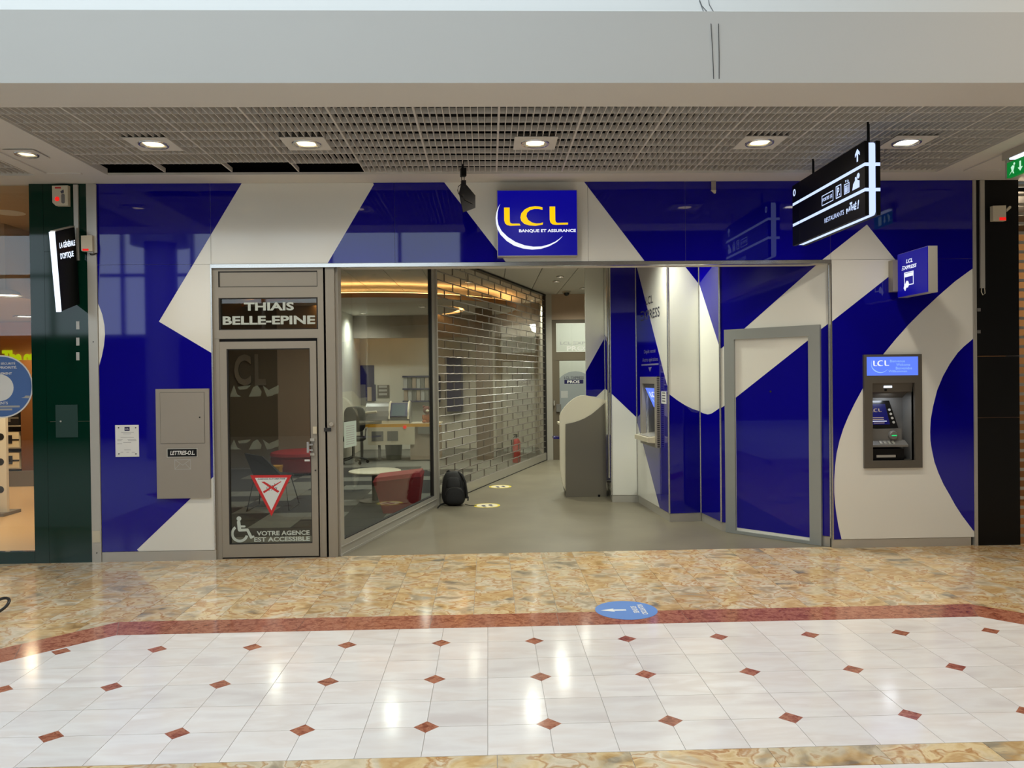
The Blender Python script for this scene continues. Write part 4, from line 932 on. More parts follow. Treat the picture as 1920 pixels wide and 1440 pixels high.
obj('side_bracket', MB().fbox(FA, *pbox(FA, 166, 443, 175, 475, .03), .013, .04), 'alu_l', s2_); obj('cable', MB().tube([FA.P(*FA.px(x, y, .02), .02) for x, y in ((167, 474), (171, 478), (176, 477), (181, 475))], .004, 6), 'black', s2_)
q = pbox(FA, 1862, 385, 1886.5, 414, .06); s3 = siren('alarm_siren', 'ivory alarm siren with red bar light on the black pillar', q, ('bar', *pbox(FA, 1874, 407.5, 1886, 413, .06)), chamf=.004)
obj('bracket_arm', MB().prism(FA, FA.pxs([(1887, 393), (1893, 386), (1896, 386.5), (1896, 390), (1888, 397)], .05), .03, .05), 'beige', s3)
cd1 = obj('cable_duct', MB().fbox(FA, *pbox(FA, 138.5, 346, 147, 488, .02), .003, .022), 'alu_l'); tag(cd1, 'white cable duct running down beside the small siren', 'cable duct', 'cable ducts')
cd3 = obj('cable_duct', MB().fbox(FA, *pbox(FA, 173, 346, 180.5, 474, .03), .0135, .03), 'alu_l'); tag(cd3, 'white cable duct on the metal post above the small siren', 'cable duct', 'cable ducts')
cd2 = empty('cable_duct', (4.84, 0, 2.5), 'long white cable duct with a loose cable end on the black pillar', 'cable duct', 'cable ducts')
obj('duct', MB().fbox(FA, *pbox(FA, 1838.5, 338, 1846.5, 540, .02), .003, .022), 'alu_l', cd2)
obj('cable', MB().tube([FA.P(*FA.px(x, y, .012), .012) for x, y in ((1840.5, 538), (1840, 547), (1843, 553), (1847, 550), (1846, 540))], .0035, 6), 'beige', cd2)
ex = empty('exit_sign', (4.46, -1.0, 3.30), 'green emergency exit sign with running figure under the plaster margin', 'sign')
EF = Fr((4.44, 0, 0), (0, -1, 0), (0, 0, 1), (-1, 0, 0))
e0 = EF.px(1888, 305)[0]
obj('sign_plate', MB().fbox(EF, e0, e0+.40, 3.345, 3.475, -.03, 0), 'exitg', ex)
obj('arrow', MB().prism(EF, [(e0+.155, 3.45), (e0+.175, 3.45), (e0+.175, 3.40), (e0+.195, 3.40), (e0+.165, 3.368), (e0+.135, 3.40), (e0+.155, 3.40)], 0, .001), 'exitw', ex)
obj('running_figure', MB().prism(EF, [(e0+.03, 3.365), (e0+.06, 3.395), (e0+.05, 3.425), (e0+.07, 3.437), (e0+.095, 3.43), (e0+.09, 3.41), (e0+.08, 3.39), (e0+.09, 3.365), (e0+.075, 3.37), (e0+.068, 3.39)], 0, .001).prism(EF, disc((e0+.092, 3.446), .011, n=12), 0, .001), 'exitw', ex)
obj('door_symbol', MB().fbox(EF, e0+.235, e0+.30, 3.36, 3.46, 0, .001), 'exitw', ex)
obj('lamp_housing', MB().fbox(EF, e0-.02, e0+.42, 3.50, 3.566, -.06, .03), 'alu_l', ex); obj('lamp_tube', MB().fbox(EF, e0+.06, e0+.42, 3.488, 3.50, -.03, .02), 'led', ex)
obj('side_bracket', MB().fbox(EF, e0-.022, e0-.002, 3.345, 3.52, -.03, 0), 'alu_l', ex)

# ================================================================== FLOOR MARKINGS
def sticker(name, c, r, m, label, group=None):
    s = empty(name, (c.x, c.y, 0), label, 'floor sticker', group)
    obj('disc', MB().prism(WF, disc((c.x, c.y), r, n=40), .0008, .0016), m, s); return s
c = onz(1174, 1144); st = sticker('floor_sticker', c, .225, 'blueprint', 'round blue one-way sticker with white arrow on the marble floor')
arr = [(c.x-.185, c.y+.002), (c.x-.085, c.y+.040), (c.x-.095, c.y+.014), (c.x+.0, c.y+.012), (c.x+.0, c.y-.012), (c.x-.095, c.y-.014), (c.x-.085, c.y-.040)]
obj('arrow', MB().prism(WF, arr, .0016, .002), 'paper', st)
TF = Fr((c.x, c.y, 0), (0, 1, 0), (-1, 0, 0), (0, 0, 1))
text(st, TF, 'SENS DE', (-.075, .085, -.085, -.045), .0022, 'paper', .02); text(st, TF, 'CIRCULATION', (-.115, .125, -.14, -.10), .0022, 'paper', .02)
ylw = mat('yellow_print', (228, 206, 60), .5); cre = mat('cream_print', (226, 216, 186), .5)
for q, lab in (((913, 948), 'yellow-rimmed waiting sticker with shoe prints on the floor near the backpack'), ((938, 912.5), 'yellow-rimmed waiting sticker with shoe prints farther along the shutter')):
    c = onz(*q); s = sticker('floor_sticker', c, .175, ylw, lab, 'waiting stickers')
    obj('field', MB().prism(WF, disc((c.x, c.y), .145, n=36), .0016, .002), cre, s)
    for dx, dy in ((-.045, -.02), (.045, .03)):
        obj('shoe_print', MB().prism(WF, disc((c.x+dx, c.y+dy), .028, .055, 16), .002, .0024).prism(WF, disc((c.x+dx+.018, c.y+dy-.085), .022, .025, 12), .002, .0024), 'ink', s)
pq = onz(-4, 1143, .03)
hp_ = obj('metal_hoop', MB().tube([Vector((pq.x+.075*math.cos(t), pq.y+.06*math.sin(t), .055+.044*math.sin(t+.4))) for t in [2*PI*k/28 for k in range(29)]], .011, 8), 'steel_d', None, True)
tag(hp_, 'dark shiny metal hoop lying at the edge of the marble floor', 'metal hoop')

# ================================================================== LOBBY WRITING DESK
ks = empty('writing_desk', (1.38, 3.55, 0), 'grey standing desk with curved cream side board in the lobby', 'desk')
KF = Fr((0, 3.46, 0), (1, 0, 0)); KB = Fr((0, 3.50, 0), (1, 0, 0))
zk = lambda x, y: (1020+x*240/1080, 660+y*320/1440)
gp = [zk(*p) for p in ((185, 1222), (185, 608), (240, 598), (290, 583), (345, 560), (400, 528), (450, 488), (490, 452), (512, 432), (528, 1222))]
gpp = KF.pxs(gp); gpp[0] = (gpp[0][0], .0); gpp[-1] = (gpp[-1][0], .0)
obj('front_panel', MB().prism(KF, gpp, -.03, 0), mat('kiosk_grey', (112, 106, 94), .4), ks)
cp = [zk(*p) for p in ((187, 1180), (160, 1120), (145, 1050), (135, 960), (132, 540), (150, 500), (175, 465), (205, 432), (240, 402), (275, 380), (310, 367), (350, 365), (420, 378), (505, 402), (525, 410), (528, 1180))]
cpp = KB.pxs(cp)
obj('side_board', MB().prism(KB, cpp, -.06, 0), 'cream', ks)
obj('desk_body', MB().box(cpp[4][0]+.10, gpp[-1][0]-.02, 3.56, 4.1, .02, 1.0), 'darkg', ks)
obj('desk_top', MB().box(cpp[4][0]+.02, gpp[-1][0]-.01, 3.56, 4.15, 1.0, 1.03), 'cream', ks)
obj('form_tray', MB().box(cpp[4][0]-.07, cpp[4][0]+.3, 3.75, 4.0, .80, .825), 'blue', ks)
obj('foot', MB().cyl((KF.px(1123, 930)[0], 3.45, 0), .016, .03, n=10), 'black', ks)

# ================================================================== BACKPACK
bc = onz(851, 949); bk = empty('backpack', (bc.x, bc.y+.1, 0), 'black nylon backpack leaning against the shutter end', 'backpack')
def lump(c, r, e, tilt=(0, 0), taper=0., n=26, m_=18):
    mb = MB().ellip(c, r, n, m_, e)
    for p in mb.v:
        t = (p.z-c[2]+r[2])/(2*r[2]); p.x = c[0]+(p.x-c[0])*(1-taper*t*t)+tilt[0]*t; p.y = c[1]+(p.y-c[1])*(1-taper*.8*t*t)+tilt[1]*t
    return mb
bx_, by_ = bc.x, bc.y+.10
obj('main_bag', lump((bx_, by_, .225), (.165, .115, .225), .55, (-.02, .05), .30), 'bag', bk, True)
obj('front_pocket', lump((bx_+.015, by_-.085, .14), (.135, .06, .125), .6, (-.01, .03), .18), 'bag', bk, True)
obj('upper_pocket', lump((bx_, by_-.05, .30), (.11, .06, .09), .6, (-.01, .04), .25), 'bag', bk, True)
obj('zip', MB().tube([Vector((bx_+.015+.125*math.cos(t), by_-.128+.01*math.sin(t), .15+.10*math.sin(t))) for t in [PI*k/12 for k in range(13)]], .004, 6), 'steel_d', bk)
obj('top_handle', MB().tube([Vector((bx_-.07+.03*math.cos(t), by_+.035, .41+.045*math.sin(t))) for t in [PI*k/10 for k in range(11)]], .010, 8), 'bag', bk, True)
obj('shoulder_strap', MB().tube([(bx_+.06, by_+.02, .435), (bx_+.115, by_-.01, .39), (bx_+.15, by_-.03, .30), (bx_+.165, by_-.03, .18), (bx_+.17, by_-.04, .09)], .018, 8), 'bag', bk, True)
obj('side_tab', MB().tube([(bx_+.16, by_-.03, .10), (bx_+.19, by_-.04, .11), (bx_+.185, by_-.05, .06)], .010, 6), 'bag', bk, True)
obj('loose_strap', MB().tube([(bx_-.12, by_-.05, .03), (bx_-.17, by_-.12, .025), (bx_-.20, by_-.20, .012), (bx_-.20, by_-.26, .008)], .009, 6), 'bag', bk, True)
obj('loose_cord', MB().tube([(bx_+.15, by_-.08, .02), (bx_+.22, by_-.12, .006), (bx_+.30, by_-.10, .005)], .005, 6), 'bag', bk, True)

# ================================================================== NEIGHBOURS
gp_ = empty('green_pillar', (-4.0, 0, 0), 'dark green lacquered pillar between optician and bank', 'pillar', kind='structure')
gx0, gx1 = -4.285, -3.754
zs = [0, .02, 1.26, 1.36, 2.92, ZT]
obj('panel', MB().fbox(FA, gx0, gx0+.13, 0, ZT, -.05, .004), 'green', gp_)
obj('panel', MB().fbox(FA, gx0+.132, gx1, 0, 1.332, -.05, .004), 'green', gp_)
obj('panel', MB().fbox(FA, gx0+.132, gx1, 1.335, 2.93, -.05, .004), 'green', gp_)
obj('panel', MB().fbox(FA, gx0+.132, gx1, 2.933, ZT, -.05, .004), 'green', gp_)
obj('sill_panel', MB().fbox(FA, -6.2, gx0-.002, 0, .112, -.05, .004), 'green', gp_)
hq = pbox(FA, 105, 759, 146.5, 820, .004)
ht = obj('hatch', MB().fbox(FA, *hq, .004, .010), mat('worn_green_lacquer', (22, 56, 47), .3), gp_); obj('lock', MB().cyl(FA.P(*FA.px(114, 790, .01), .01), .008, .004, (0, -1, 0), 10), 'alu_l', ht)
for y in (610, 640.5, 668): obj('reflector_strip', MB().fbox(FA, *pbox(FA, 143, y-7.5, 149, y+7.5, .004), .004, .006), 'alu_l', gp_)
bp_ = empty('black_pillar', (5.0, 0, 0), 'black panelled pillar at the edge of the bank front', 'pillar', kind='structure')
for z0, z1 in ((0, 1.248), (1.252, 1.85), (1.853, ZT)): obj('panel', MB().fbox(FA, 4.771, 5.195, z0, z1, -.05, .0), 'black', bp_)
for x, y in ((1835, 581), (1835, 622)): obj('bolt', MB().fbox(FA, *pbox(FA, x-3, y-3, x+3, y+3, .0), .0, .006), 'mid', bp_)
gr_ = empty('security_grille', (5.6, .12, 0), 'closed horizontal bar grille beside the black pillar', 'grille')
RG = Fr((0, .12, 0), (1, 0, 0))
for k in range(38): obj('grille_bar', MB().fbox(RG, 5.15, 6.3, .05+.094*k, .05+.094*k+.03, -.012, .0), 'alu_l', gr_)
for x in (5.4, 5.8, 6.2): obj('grille_tie', MB().fbox(RG, x, x+.012, .02, 3.55, -.016, .004), 'mid', gr_)
tag(obj('wall_shop_right', MB().box(5.1, 7.5, 2.5, 2.6, 0, 3.5), mat('warm_shop_wall', (170, 128, 84), .6)), 'warm lit back wall of the shop behind the grille', 'wall', kind='structure')
tag(obj('floor', MB().box(4.85, 7.5, .061, 2.6, -.05, -.002), mat('orange_shop_floor', (176, 128, 82), .4)), 'warm floor of the shop behind the grille', 'floor', kind='structure')
lm2 = empty('shop_lamp', (5.9, 1.4, 3.5), 'lamp inside the shop behind the grille', 'ceiling light'); obj('lamp', MB().cyl((5.9, 1.4, 3.42), .12, .05), 'lampw', lm2); light('shop_light', 'POINT', (5.9, 1.3, 3.0), 60, (1, .8, .55), lm2, .15)
tag(obj('partition_right', MB().box(4.80, 4.84, .31, 2.6, 0, 3.5).box(4.84, 7.5, .2, 2.6, 3.5, 3.54), 'black'), 'dark side and ceiling of the shop behind the grille', 'partition', kind='structure')

# optician's shop
wn = empty('window_2', (-5., .02, .1), 'tall plain glass window of the optician', 'window', kind='structure')
og = obj('glass', MB().fbox(FA, -6.2, gx0, .112, ZT, -.035, -.025), 'glass', wn)
rs = empty('round_sticker', (-4.55, .02, 1.2), 'large round blue safety sticker with white rim on the optician window', 'sticker')
sc0 = FA.px(2, 725, -.024); rr = FA.px(62, 725, -.024)[0]-sc0[0]
obj('rim', MB().prism(FA, disc(sc0, rr, n=48), -.0248, -.0240), 'paper', rs); obj('disc', MB().prism(FA, disc(sc0, rr*.955, n=48), -.0240, -.0236), 'bluest', rs)
obj('centre', MB().prism(FA, disc(FA.px(0, 727, -.0235), FA.px(25.5, 727)[0]-FA.px(0, 727)[0], n=36), -.0236, -.0232), 'paper', rs)
pz = lambda x, y: (x/8., 640+y/8.)
for s_, x1, y0, y1 in (('VOTRE SÉCURITÉ', 228, 312, 350), ('EST NOTRE PRIORITÉ.', 255, 368, 412), ('ÉLOIGNEMENT', 180, 458, 500), ('CLIENTS', 118, 905, 948)):
    a1 = FA.px(*pz(x1, y0), -.0235)[0]; b1 = FA.px(*pz(20, y0), -.0235)[1]; b0 = FA.px(*pz(20, y1), -.0235)[1]
    text(rs, FA, s_, (a1-(b1-b0)*.72*len(s_), a1, b0, b1), -.0230, 'paper', .02)
obj('plane_symbol', MB().prism(FA, FA.pxs([pz(*p) for p in ((318, 848), (365, 835), (385, 812), (450, 815), (435, 855))], -.0235), -.0236, -.0232), 'inkl', rs)
obj('small_print', MB().fbox(FA, *pbox(FA, 0, 760.5, 37, 764, -.0235), -.0236, -.0232).fbox(FA, *pbox(FA, 0, 766, 23, 769.5, -.0235), -.0236, -.0232), 'inkl', rs)
sf = obj('floor', MB().prism(WF, [(-12, .061), (-4.2, .061), (-5.33, 2.3), (-5.69, 3.0), (-5.69, 9), (-12, 9)], -.05, -.002), mat('warm_shop_floor', (206, 178, 140), .28)); tag(sf, 'warm beige floor of the optician', 'floor', kind='structure')
owm = mat('orange_shop_wall', (226, 164, 96), .6)
ow = empty('wall_left', (-8, 8.8, 0), 'warm orange walls of the optician', 'wall', kind='structure')
obj('wall_plaster', MB().box(-12, -5.72, 8.8, 8.9, 0, 3.6), owm, ow); obj('wall_plaster', MB().box(-12.1, -12, 0, 8.9, 0, 3.6), owm, ow); obj('wall_plaster', MB().prism(WF, [(-4.28, .045), (-5.36, 2.3), (-5.72, 3.0), (-5.72, 11.4), (-5.66, 11.4), (-5.66, 3.0), (-5.30, 2.3), (-4.16, .045)], -.01, 3.6), 'taupe_l', ow)
tag(obj('ceiling', MB().box(-12, -3.9, .07, 9, 3.6, 3.65).box(-12, -5.73, 2.0, 9, 2.75, 3.6), mat('brown_shop_ceiling', (186, 160, 128), .7)), 'brownish ceiling of the optician', 'ceiling', kind='structure')
bl_ = empty('letter_sign', (-6.5, 6.2, 2.0), 'lime yellow lit letters over the optician shelves', 'sign')
LF = Fr((0, 6.2, 0), (1, 0, 0))
obj('backboard', MB().box(-9.5, -5.75, 6.2, 6.26, 1.8, 2.748), owm, bl_)
tq = LF.px(66, 682); tp = LF.px(0, 657); text(bl_, LF, 'The on', (tp[0]+.05, tq[0]+.02, tq[1], tp[1]), .03, 'lime', .05, thick=.03)
for nm, (px, py), lab in (('a', (12, 554), 'bright oval ceiling lamp inside the optician, nearer the street'), ('b', (48, 594), 'bright oval ceiling lamp inside the optician, deeper in the shop')):
    p = onz(px, py, 2.74)
    downlight(p.x, p.y, 2.748, lab, 'optician ceiling lamps', 260, square=False, r=.16, color=(1, .72, .42))
pd = empty('pendant_lamp', (-5.2, 1.4, 3.0), 'thin white disc pendant hanging inside the optician window', 'pendant lamp')
pp0 = Fr((0, 1.4, 0), (1, 0, 0)).px(17, 399); obj('disc', MB().lathe((pp0[0], 1.4, pp0[1]), [(0, .02), (.14, .012), (.16, 0), (.14, -.006), (0, -.006)], 24), 'paper', pd, True); obj('cord', MB().cyl((pp0[0]+.01, 1.4, pp0[1]+.01), .004, 3.6-pp0[1], n=6), 'alu_l', pd)
tt = empty('display_totem', (-6.3, 2.75, 0), 'white upright display board with round dark holes inside the optician', 'display board')
TFr = Fr((0, 2.75, 0), (1, 0, 0)); ta = TFr.px(13.5, 967); tb = TFr.px(13, 783)
obj('board', MB().fbox(TFr, ta[0]-.5, ta[0], 0, tb[1], -.05, 0), 'paper', tt)
obj('base', MB().fbox(TFr, ta[0]-.55, ta[0]+.03, 0, .04, -.25, .12), 'mid', tt)
for y in (819, 866, 918): p = TFr.px(1, y); obj('hole', MB().cyl(TFr.P(p[0], p[1], .0), .045, .004, (0, -1, 0), 16), 'dark', tt)
sv = empty('shelf_unit', (-7.2, 5.6, 0), 'dark shelf unit with boxes inside the optician', 'shelf')
SV = Fr((0, 5.6, 0), (1, 0, 0)); s0 = SV.px(12, 890); s1_ = SV.px(38, 675); s2b = SV.px(66, 890)
obj('side_board', MB().fbox(SV, s1_[0]-.02, s2b[0]+.1, .25, s1_[1], -.35, -.02), mat('brown_cabinet', (112, 74, 40), .5), sv)
for k, z in enumerate((.28, .62, .98, 1.34)): obj('shelf_board', MB().fbox(SV, s0[0]-.8, s1_[0]-.02, z, z+.02, -.3, 0), 'alu_l', sv)
obj('back_board', MB().fbox(SV, s0[0]-.8, s1_[0], .25, s1_[1], -.33, -.3), 'dark', sv); obj('base_plinth', MB().fbox(SV, s0[0]-.9, s1_[0]+.3, 0, .25, -.35, .05), 'mid', sv)
for k, (z, m_, lab) in enumerate(((1.0, 'dark', 'dark packages on the top shelf of the optician unit'), (.64, 'cream', 'cream box with bow on the middle shelf of the optician unit'), (.30, 'cream', 'cream box with bow on the bottom shelf of the optician unit'))):
    b_ = empty('gift_box', SV.P(s1_[0]-.2, z, -.15), lab, 'box', 'optician boxes'); w_ = .30 if k else .36
    obj('box_body', MB().fbox(SV, s1_[0]-.06-w_, s1_[0]-.06, z+.001, z+.25, -.25, -.02), m_, b_)
    obj('ribbon', MB().fbox(SV, s1_[0]-.06-w_*.6, s1_[0]-.06-w_*.35, z+.06, z+.20, -.02, -.015).fbox(SV, s1_[0]-.06-w_*.5, s1_[0]-.055, z+.11, z+.135, -.02, -.016), 'dark' if k else 'mid', b_)

# ================================================================== INSIDE THE BRANCH
wi = empty('wall_inner', (-2, 11.3, 0), 'pale and taupe inner walls of the branch', 'wall', kind='structure')
obj('wall_plaster', MB().box(-5.65, 1.2, 11.25, 11.35, 0, LC), 'palew', wi)
obj('bulkhead', MB().box(-3.85, 1.19, 10.3, 10.4, 2.62, LC), mat('grey_bulkhead', (128, 118, 108), .7), wi)
obj('inner_column', MB().box(-.25, .10, 8.6, 8.95, 0, LC), mat('brown_column', (120, 100, 82), .6), wi)
obj('blue_wall_panel', MB().box(-.98, -.60, 11.0, 11.24, .9, 2.2), 'navy', wi)
IW = Fr((0, 7.8, 0), (1, 0, 0)); xe = IW.px(522, 760)[0]
obj('wall_plaster', MB().box(-5.65, xe, 7.8, 7.9, 0, LC), 'taupe', wi); obj('wall_plaster', MB().box(xe, -3.05, 7.76, 7.9, 0, LC), 'taupe_l', wi)
obj('wall_plaster', MB().box(-3.11, -3.05, 7.9, 11.25, 0, LC), 'palew', wi); obj('wall_plaster', MB().box(1.19, 1.24, 8.4, 11.3, 0, LC), 'palew', wi)
ltr = empty('wall_letters', (-4.5, 7.78, 1.6), 'raised metal letters on the taupe wall behind the glass door', 'letters')
la = IW.px(440, 723, .03); lb_ = IW.px(500, 664, .03); wl = lb_[0]-la[0]
text(ltr, IW, 'L', (la[0]-.52*wl, la[0]-.18*wl, la[1], lb_[1]), .05, 'chrome', .03, name='letter', thick=.045)
text(ltr, IW, 'C', (la[0], la[0]+.52*wl, la[1], lb_[1]), .05, 'chrome', .03, name='letter', thick=.045)
text(ltr, IW, 'L', (la[0]+.63*wl, la[0]+.98*wl, la[1], lb_[1]), .05, 'chrome', .03, name='letter', thick=.045)
# pale frosted ornament bands on the glass door
def ornament(y0, y1):
    mb = MB(); s = (y1-y0)/22.
    pts = [[(430, 744), (438, 724), (444, 740), (452, 744)], [(445, 727), (470, 724), (462, 731), (448, 732)], [(466, 744), (474, 728), (482, 724), (490, 735), (488, 743)], [(492, 724), (504, 733), (512, 742), (500, 744), (496, 734)], [(504, 732), (522, 724), (522, 738), (510, 741)]]
    for k, p in enumerate(pts): mb.prism(D1, D1.pxs([(x, y0+(y-724)*(y1-y0)/20.) for x, y in p], GW), GW-.010-k*2e-5, GW-.0095-k*2e-5)
    return mb
obj('frosted_ornament', ornament(722, 744), 'frostl', gl); obj('frosted_ornament', ornament(824, 843), 'frostl', gl)
# ring ceiling with coves
rc = empty('ceiling_raft', (-2.2, 9.0, 3.13), 'round suspended ceiling raft with warm cove light', 'ceiling raft')
obj('raft', MB().lathe((-2.2, 9., 3.13), [(0, 0), (1.55, 0), (1.6, .02), (1.6, .07), (0, .07)], 64), 'plaster', rc, True)
obj('raft', MB().lathe((-2.2, 9., 3.13), [(1.72, .0), (2.8, 0), (2.8, .07), (1.72, .07), (1.72, 0)], 72), 'plaster', rc, True)
obj('wooden_edge', MB().lathe((-2.2, 9., 3.12), [(2.8, 0), (2.83, 0), (2.83, .08), (2.8, .08), (2.8, 0)], 72), 'wood', rc)
obj('cove_light', MB().lathe((-2.2, 9., 3.21), [(2.55, 0), (2.72, 0), (2.72, .012), (2.55, .012), (2.55, 0)], 72), 'warm', rc)
obj('cove_light', MB().lathe((-2.2, 9., 3.16), [(1.62, 0), (1.70, 0), (1.70, .012), (1.62, .012), (1.62, 0)], 64), 'warm', rc)
def spot(px, lab, e, z=LC, r=.05, color=(.98, 1, .84), loc=None):
    p = onz(*px, z) if loc is None else Vector((*loc, z)); return downlight(p.x, p.y, z-.002, lab, 'small lobby spots', e, square=False, r=r, color=color, cone=2.63)
spot((1050, 518), 'small lobby ceiling spot, one of a close pair nearer the opening', 140)
spot((1043, 527), 'small lobby ceiling spot, second of the close pair', 140)
spot((1093, 540), 'small lobby ceiling spot beside the tall white panel', 180)
spot((990, 497.5), 'small lobby ceiling spot just under the header', 140)
spot(None, 'lobby ceiling spot hidden above the service door', 170, loc=(1.75, 1.25)); spot(None, 'lobby ceiling spot hidden above the opening', 130, loc=(.45, 1.4))
BR = 'branch ceiling spots'
for i, (x, y) in enumerate(((-3.6, 5.6), (-2.4, 2.2), (-1.5, 4.2), (-.3, 6.2), (-2.7, 9.6), (-1.3, 8.1), (.95, 9.6))): downlight(x, y, 3.128 if i in (4, 5) else LC-.002, 'branch ceiling spot ' + ('over the red pouf', 'just inside the door beside the glass screen', 'above the low round table', 'above the middle of the shutter', 'in the raft over the wall poster', 'in the raft over the counter desk', 'near the end of the shutter by the back room')[i], BR, (130, 110, 120, 120, 120, 150, 150)[i], square=False, r=.06, color=(.96, 1, .88))
dc = empty('dome_camera', onz(1062, 549, LC), 'small dark dome security camera on the lobby ceiling', 'camera')
p = onz(1062, 546, LC); obj('ring', MB().cyl((p.x, p.y, LC-.03), .085, .03, n=24), 'alu_l', dc, True); obj('dome', MB().lathe((p.x, p.y, LC-.03), [(.06, 0), (.055, -.03), (.035, -.055), (0, -.065)], 20), 'blackg', dc, True)
dc2 = empty('smoke_detector', onz(1068.5, 498, LC), 'tiny white smoke detector on the lobby ceiling', 'detector'); p = onz(1068.5, 498, LC); obj('cap', MB().lathe((p.x, p.y, LC), [(.035, 0), (.03, -.02), (.012, -.035), (0, -.035)], 14), 'mid', dc2, True)

# furniture of the branch
tb_ = empty('coffee_table', (-1.60, 3.7, 0), 'low round table with pale top on a dark post', 'table')
c = onz(703, 883, .42)
obj('table_top', MB().lathe((c.x, c.y, .40), [(0, 0), (.34, 0), (.36, .01), (.36, .025), (.34, .03), (0, .03)], 36), 'cream', tb_, True); obj('post', MB().cyl((c.x, c.y, .01), .045, .39, n=14), 'steel_d', tb_, True); obj('foot_plate', MB().cyl((c.x, c.y, 0), .22, .012, n=28), 'steel_d', tb_, True)
pf = empty('red_stool', (-1.1, 2.6, 0), 'red upholstered block stool behind the glass screen', 'stool')
mb = MB(); t0 = (-1.46, -.86); b0 = (-1.34, -.92)
mb._add([(b0[0], 2.38, 0), (b0[1], 2.42, 0), (b0[1], 2.85, 0), (b0[0], 2.85, 0), (t0[0], 2.36, .40), (t0[1], 2.38, .46), (t0[1], 2.88, .46), (t0[0], 2.92, .40)], [(3, 2, 1, 0), (4, 5, 6, 7), (0, 1, 5, 4), (1, 2, 6, 5), (2, 3, 7, 6), (3, 0, 4, 7)])
obj('stool_body', mb, 'red', pf)
mb = MB()._add([(t0[0]-.005, 2.355, .40), (t0[1]+.005, 2.375, .46), (t0[1]+.005, 2.885, .46), (t0[0]-.005, 2.925, .40), (t0[0]+.02, 2.38, .45), (t0[1]-.02, 2.40, .51), (t0[1]-.02, 2.86, .51), (t0[0]+.02, 2.89, .45)], [(3, 2, 1, 0), (4, 5, 6, 7), (0, 1, 5, 4), (1, 2, 6, 5), (2, 3, 7, 6), (3, 0, 4, 7)])
obj('seat_cushion', mb, 'red', pf)
# counter desk with its machines
dk = empty('counter_desk', (-1.9, 8.8, 0), 'counter desk with ochre edge and grey cabinet behind the glass screen', 'desk')
dl = onz(667, 797, .76); dr = onz(800, 797, .76); dX0, dX1, dY = dl.x, dr.x+.25, 8.6
obj('desk_top', MB().box(dX0, dX1, dY, dY+.8, .735, .76), 'cream', dk); obj('ochre_edge', MB().box(dX0, dX1, dY-.02, dY, .70, .765), 'yellow', dk)
obj('cabinet', MB().box(-1.62, dX1-.02, dY+.03, dY+.75, .02, .735), 'taupe_l', dk)
for x in (dX0+.06, dX0+.42): obj('leg', MB().box(x, x+.05, dY+.05, dY+.12, 0, .735), 'mid', dk)
hp2 = obj('hanging_panel', MB().box(-2.48, -1.52, dY-.035, dY-.0205, .34, .70), 'beige', dk)
for x0, x1 in ((-2.40, -2.16), (-2.08, -1.86)): obj('poster', MB().box(x0, x1, dY-.04, dY-.0352, .42, .62), 'mid', hp2)
obj('call_button', MB().cyl((-1.72, dY-.02, .70), .035, .03, (0, -1, 0), 12), 'redl', dk); obj('slot_box', MB().box(-1.45, -1.08, dY-.06, dY-.021, .56, .70), 'mid', dk)
tm = empty('teller_machine', (-1.95, 8.9, .76), 'grey rounded teller machine with slanted screen on the counter desk', 'machine')
TM = Fr((0, 0, 0), (0, 1, 0), (0, 0, 1), (1, 0, 0))
prof = [(8.66, .77), (8.64, .84), (8.66, .92), (8.72, 1.03), (8.80, 1.12), (8.90, 1.18), (9.0, 1.20), (9.15, 1.19), (9.2, .77)]
obj('housing', MB().prism(TM, prof, -2.55, -1.62), 'mid', tm)
for x in (-2.05, -1.66):
    obj('side_hoop', MB().tube([Vector((x, a, b)) for a, b in ((8.63, .86), (8.655, .93), (8.715, 1.04), (8.795, 1.13), (8.895, 1.19), (9.0, 1.21))], .022, 8), 'beige', tm, True)
obj('screen_frame', MB()._add([(-2.03, 8.635, .90), (-1.68, 8.635, .90), (-1.68, 8.86, 1.17), (-2.03, 8.86, 1.17), (-2.03, 8.62, .915), (-1.68, 8.62, .915), (-1.68, 8.845, 1.185), (-2.03, 8.845, 1.185)], [(3, 2, 1, 0), (4, 5, 6, 7), (0, 1, 5, 4), (1, 2, 6, 5), (2, 3, 7, 6), (3, 0, 4, 7)]), 'navy', tm)
obj('screen', MB()._add([(-2.0, 8.62, .93), (-1.72, 8.62, .93), (-1.72, 8.822, 1.165), (-2.0, 8.822, 1.165)], [(0, 1, 2, 3)]), emis('dim_screen', (96, 112, 112), .6), tm)
obj('monitor_arm', MB().tube([(-2.72, 8.72, .97), (-2.5, 8.66, 1.0), (-2.30, 8.62, 1.02)], .025, 8), 'beige', tm, True)
obj('note_tray', MB().box(-2.2, -1.64, 8.63, 8.9, .765, .83), 'beige', tm)
tb2 = empty('plush_toy', (-1.28, 8.9, .76), 'small orange brown plush toy sitting on the counter desk', 'toy')
pfur = mat('orange_plush', (150, 84, 40), .95, noise=(40, .2)); pdk = mat('brown_plush', (92, 38, 26), .95)
obj('plush_body', MB().ellip((-1.27, 8.85, .86), (.10, .08, .095)).ellip((-1.34, 8.80, .797), (.045, .07, .034)).ellip((-1.20, 8.80, .797), (.045, .07, .034)).ellip((-1.36, 8.84, .88), (.03, .035, .06)).ellip((-1.18, 8.84, .88), (.03, .035, .06)), pfur, tb2, True)
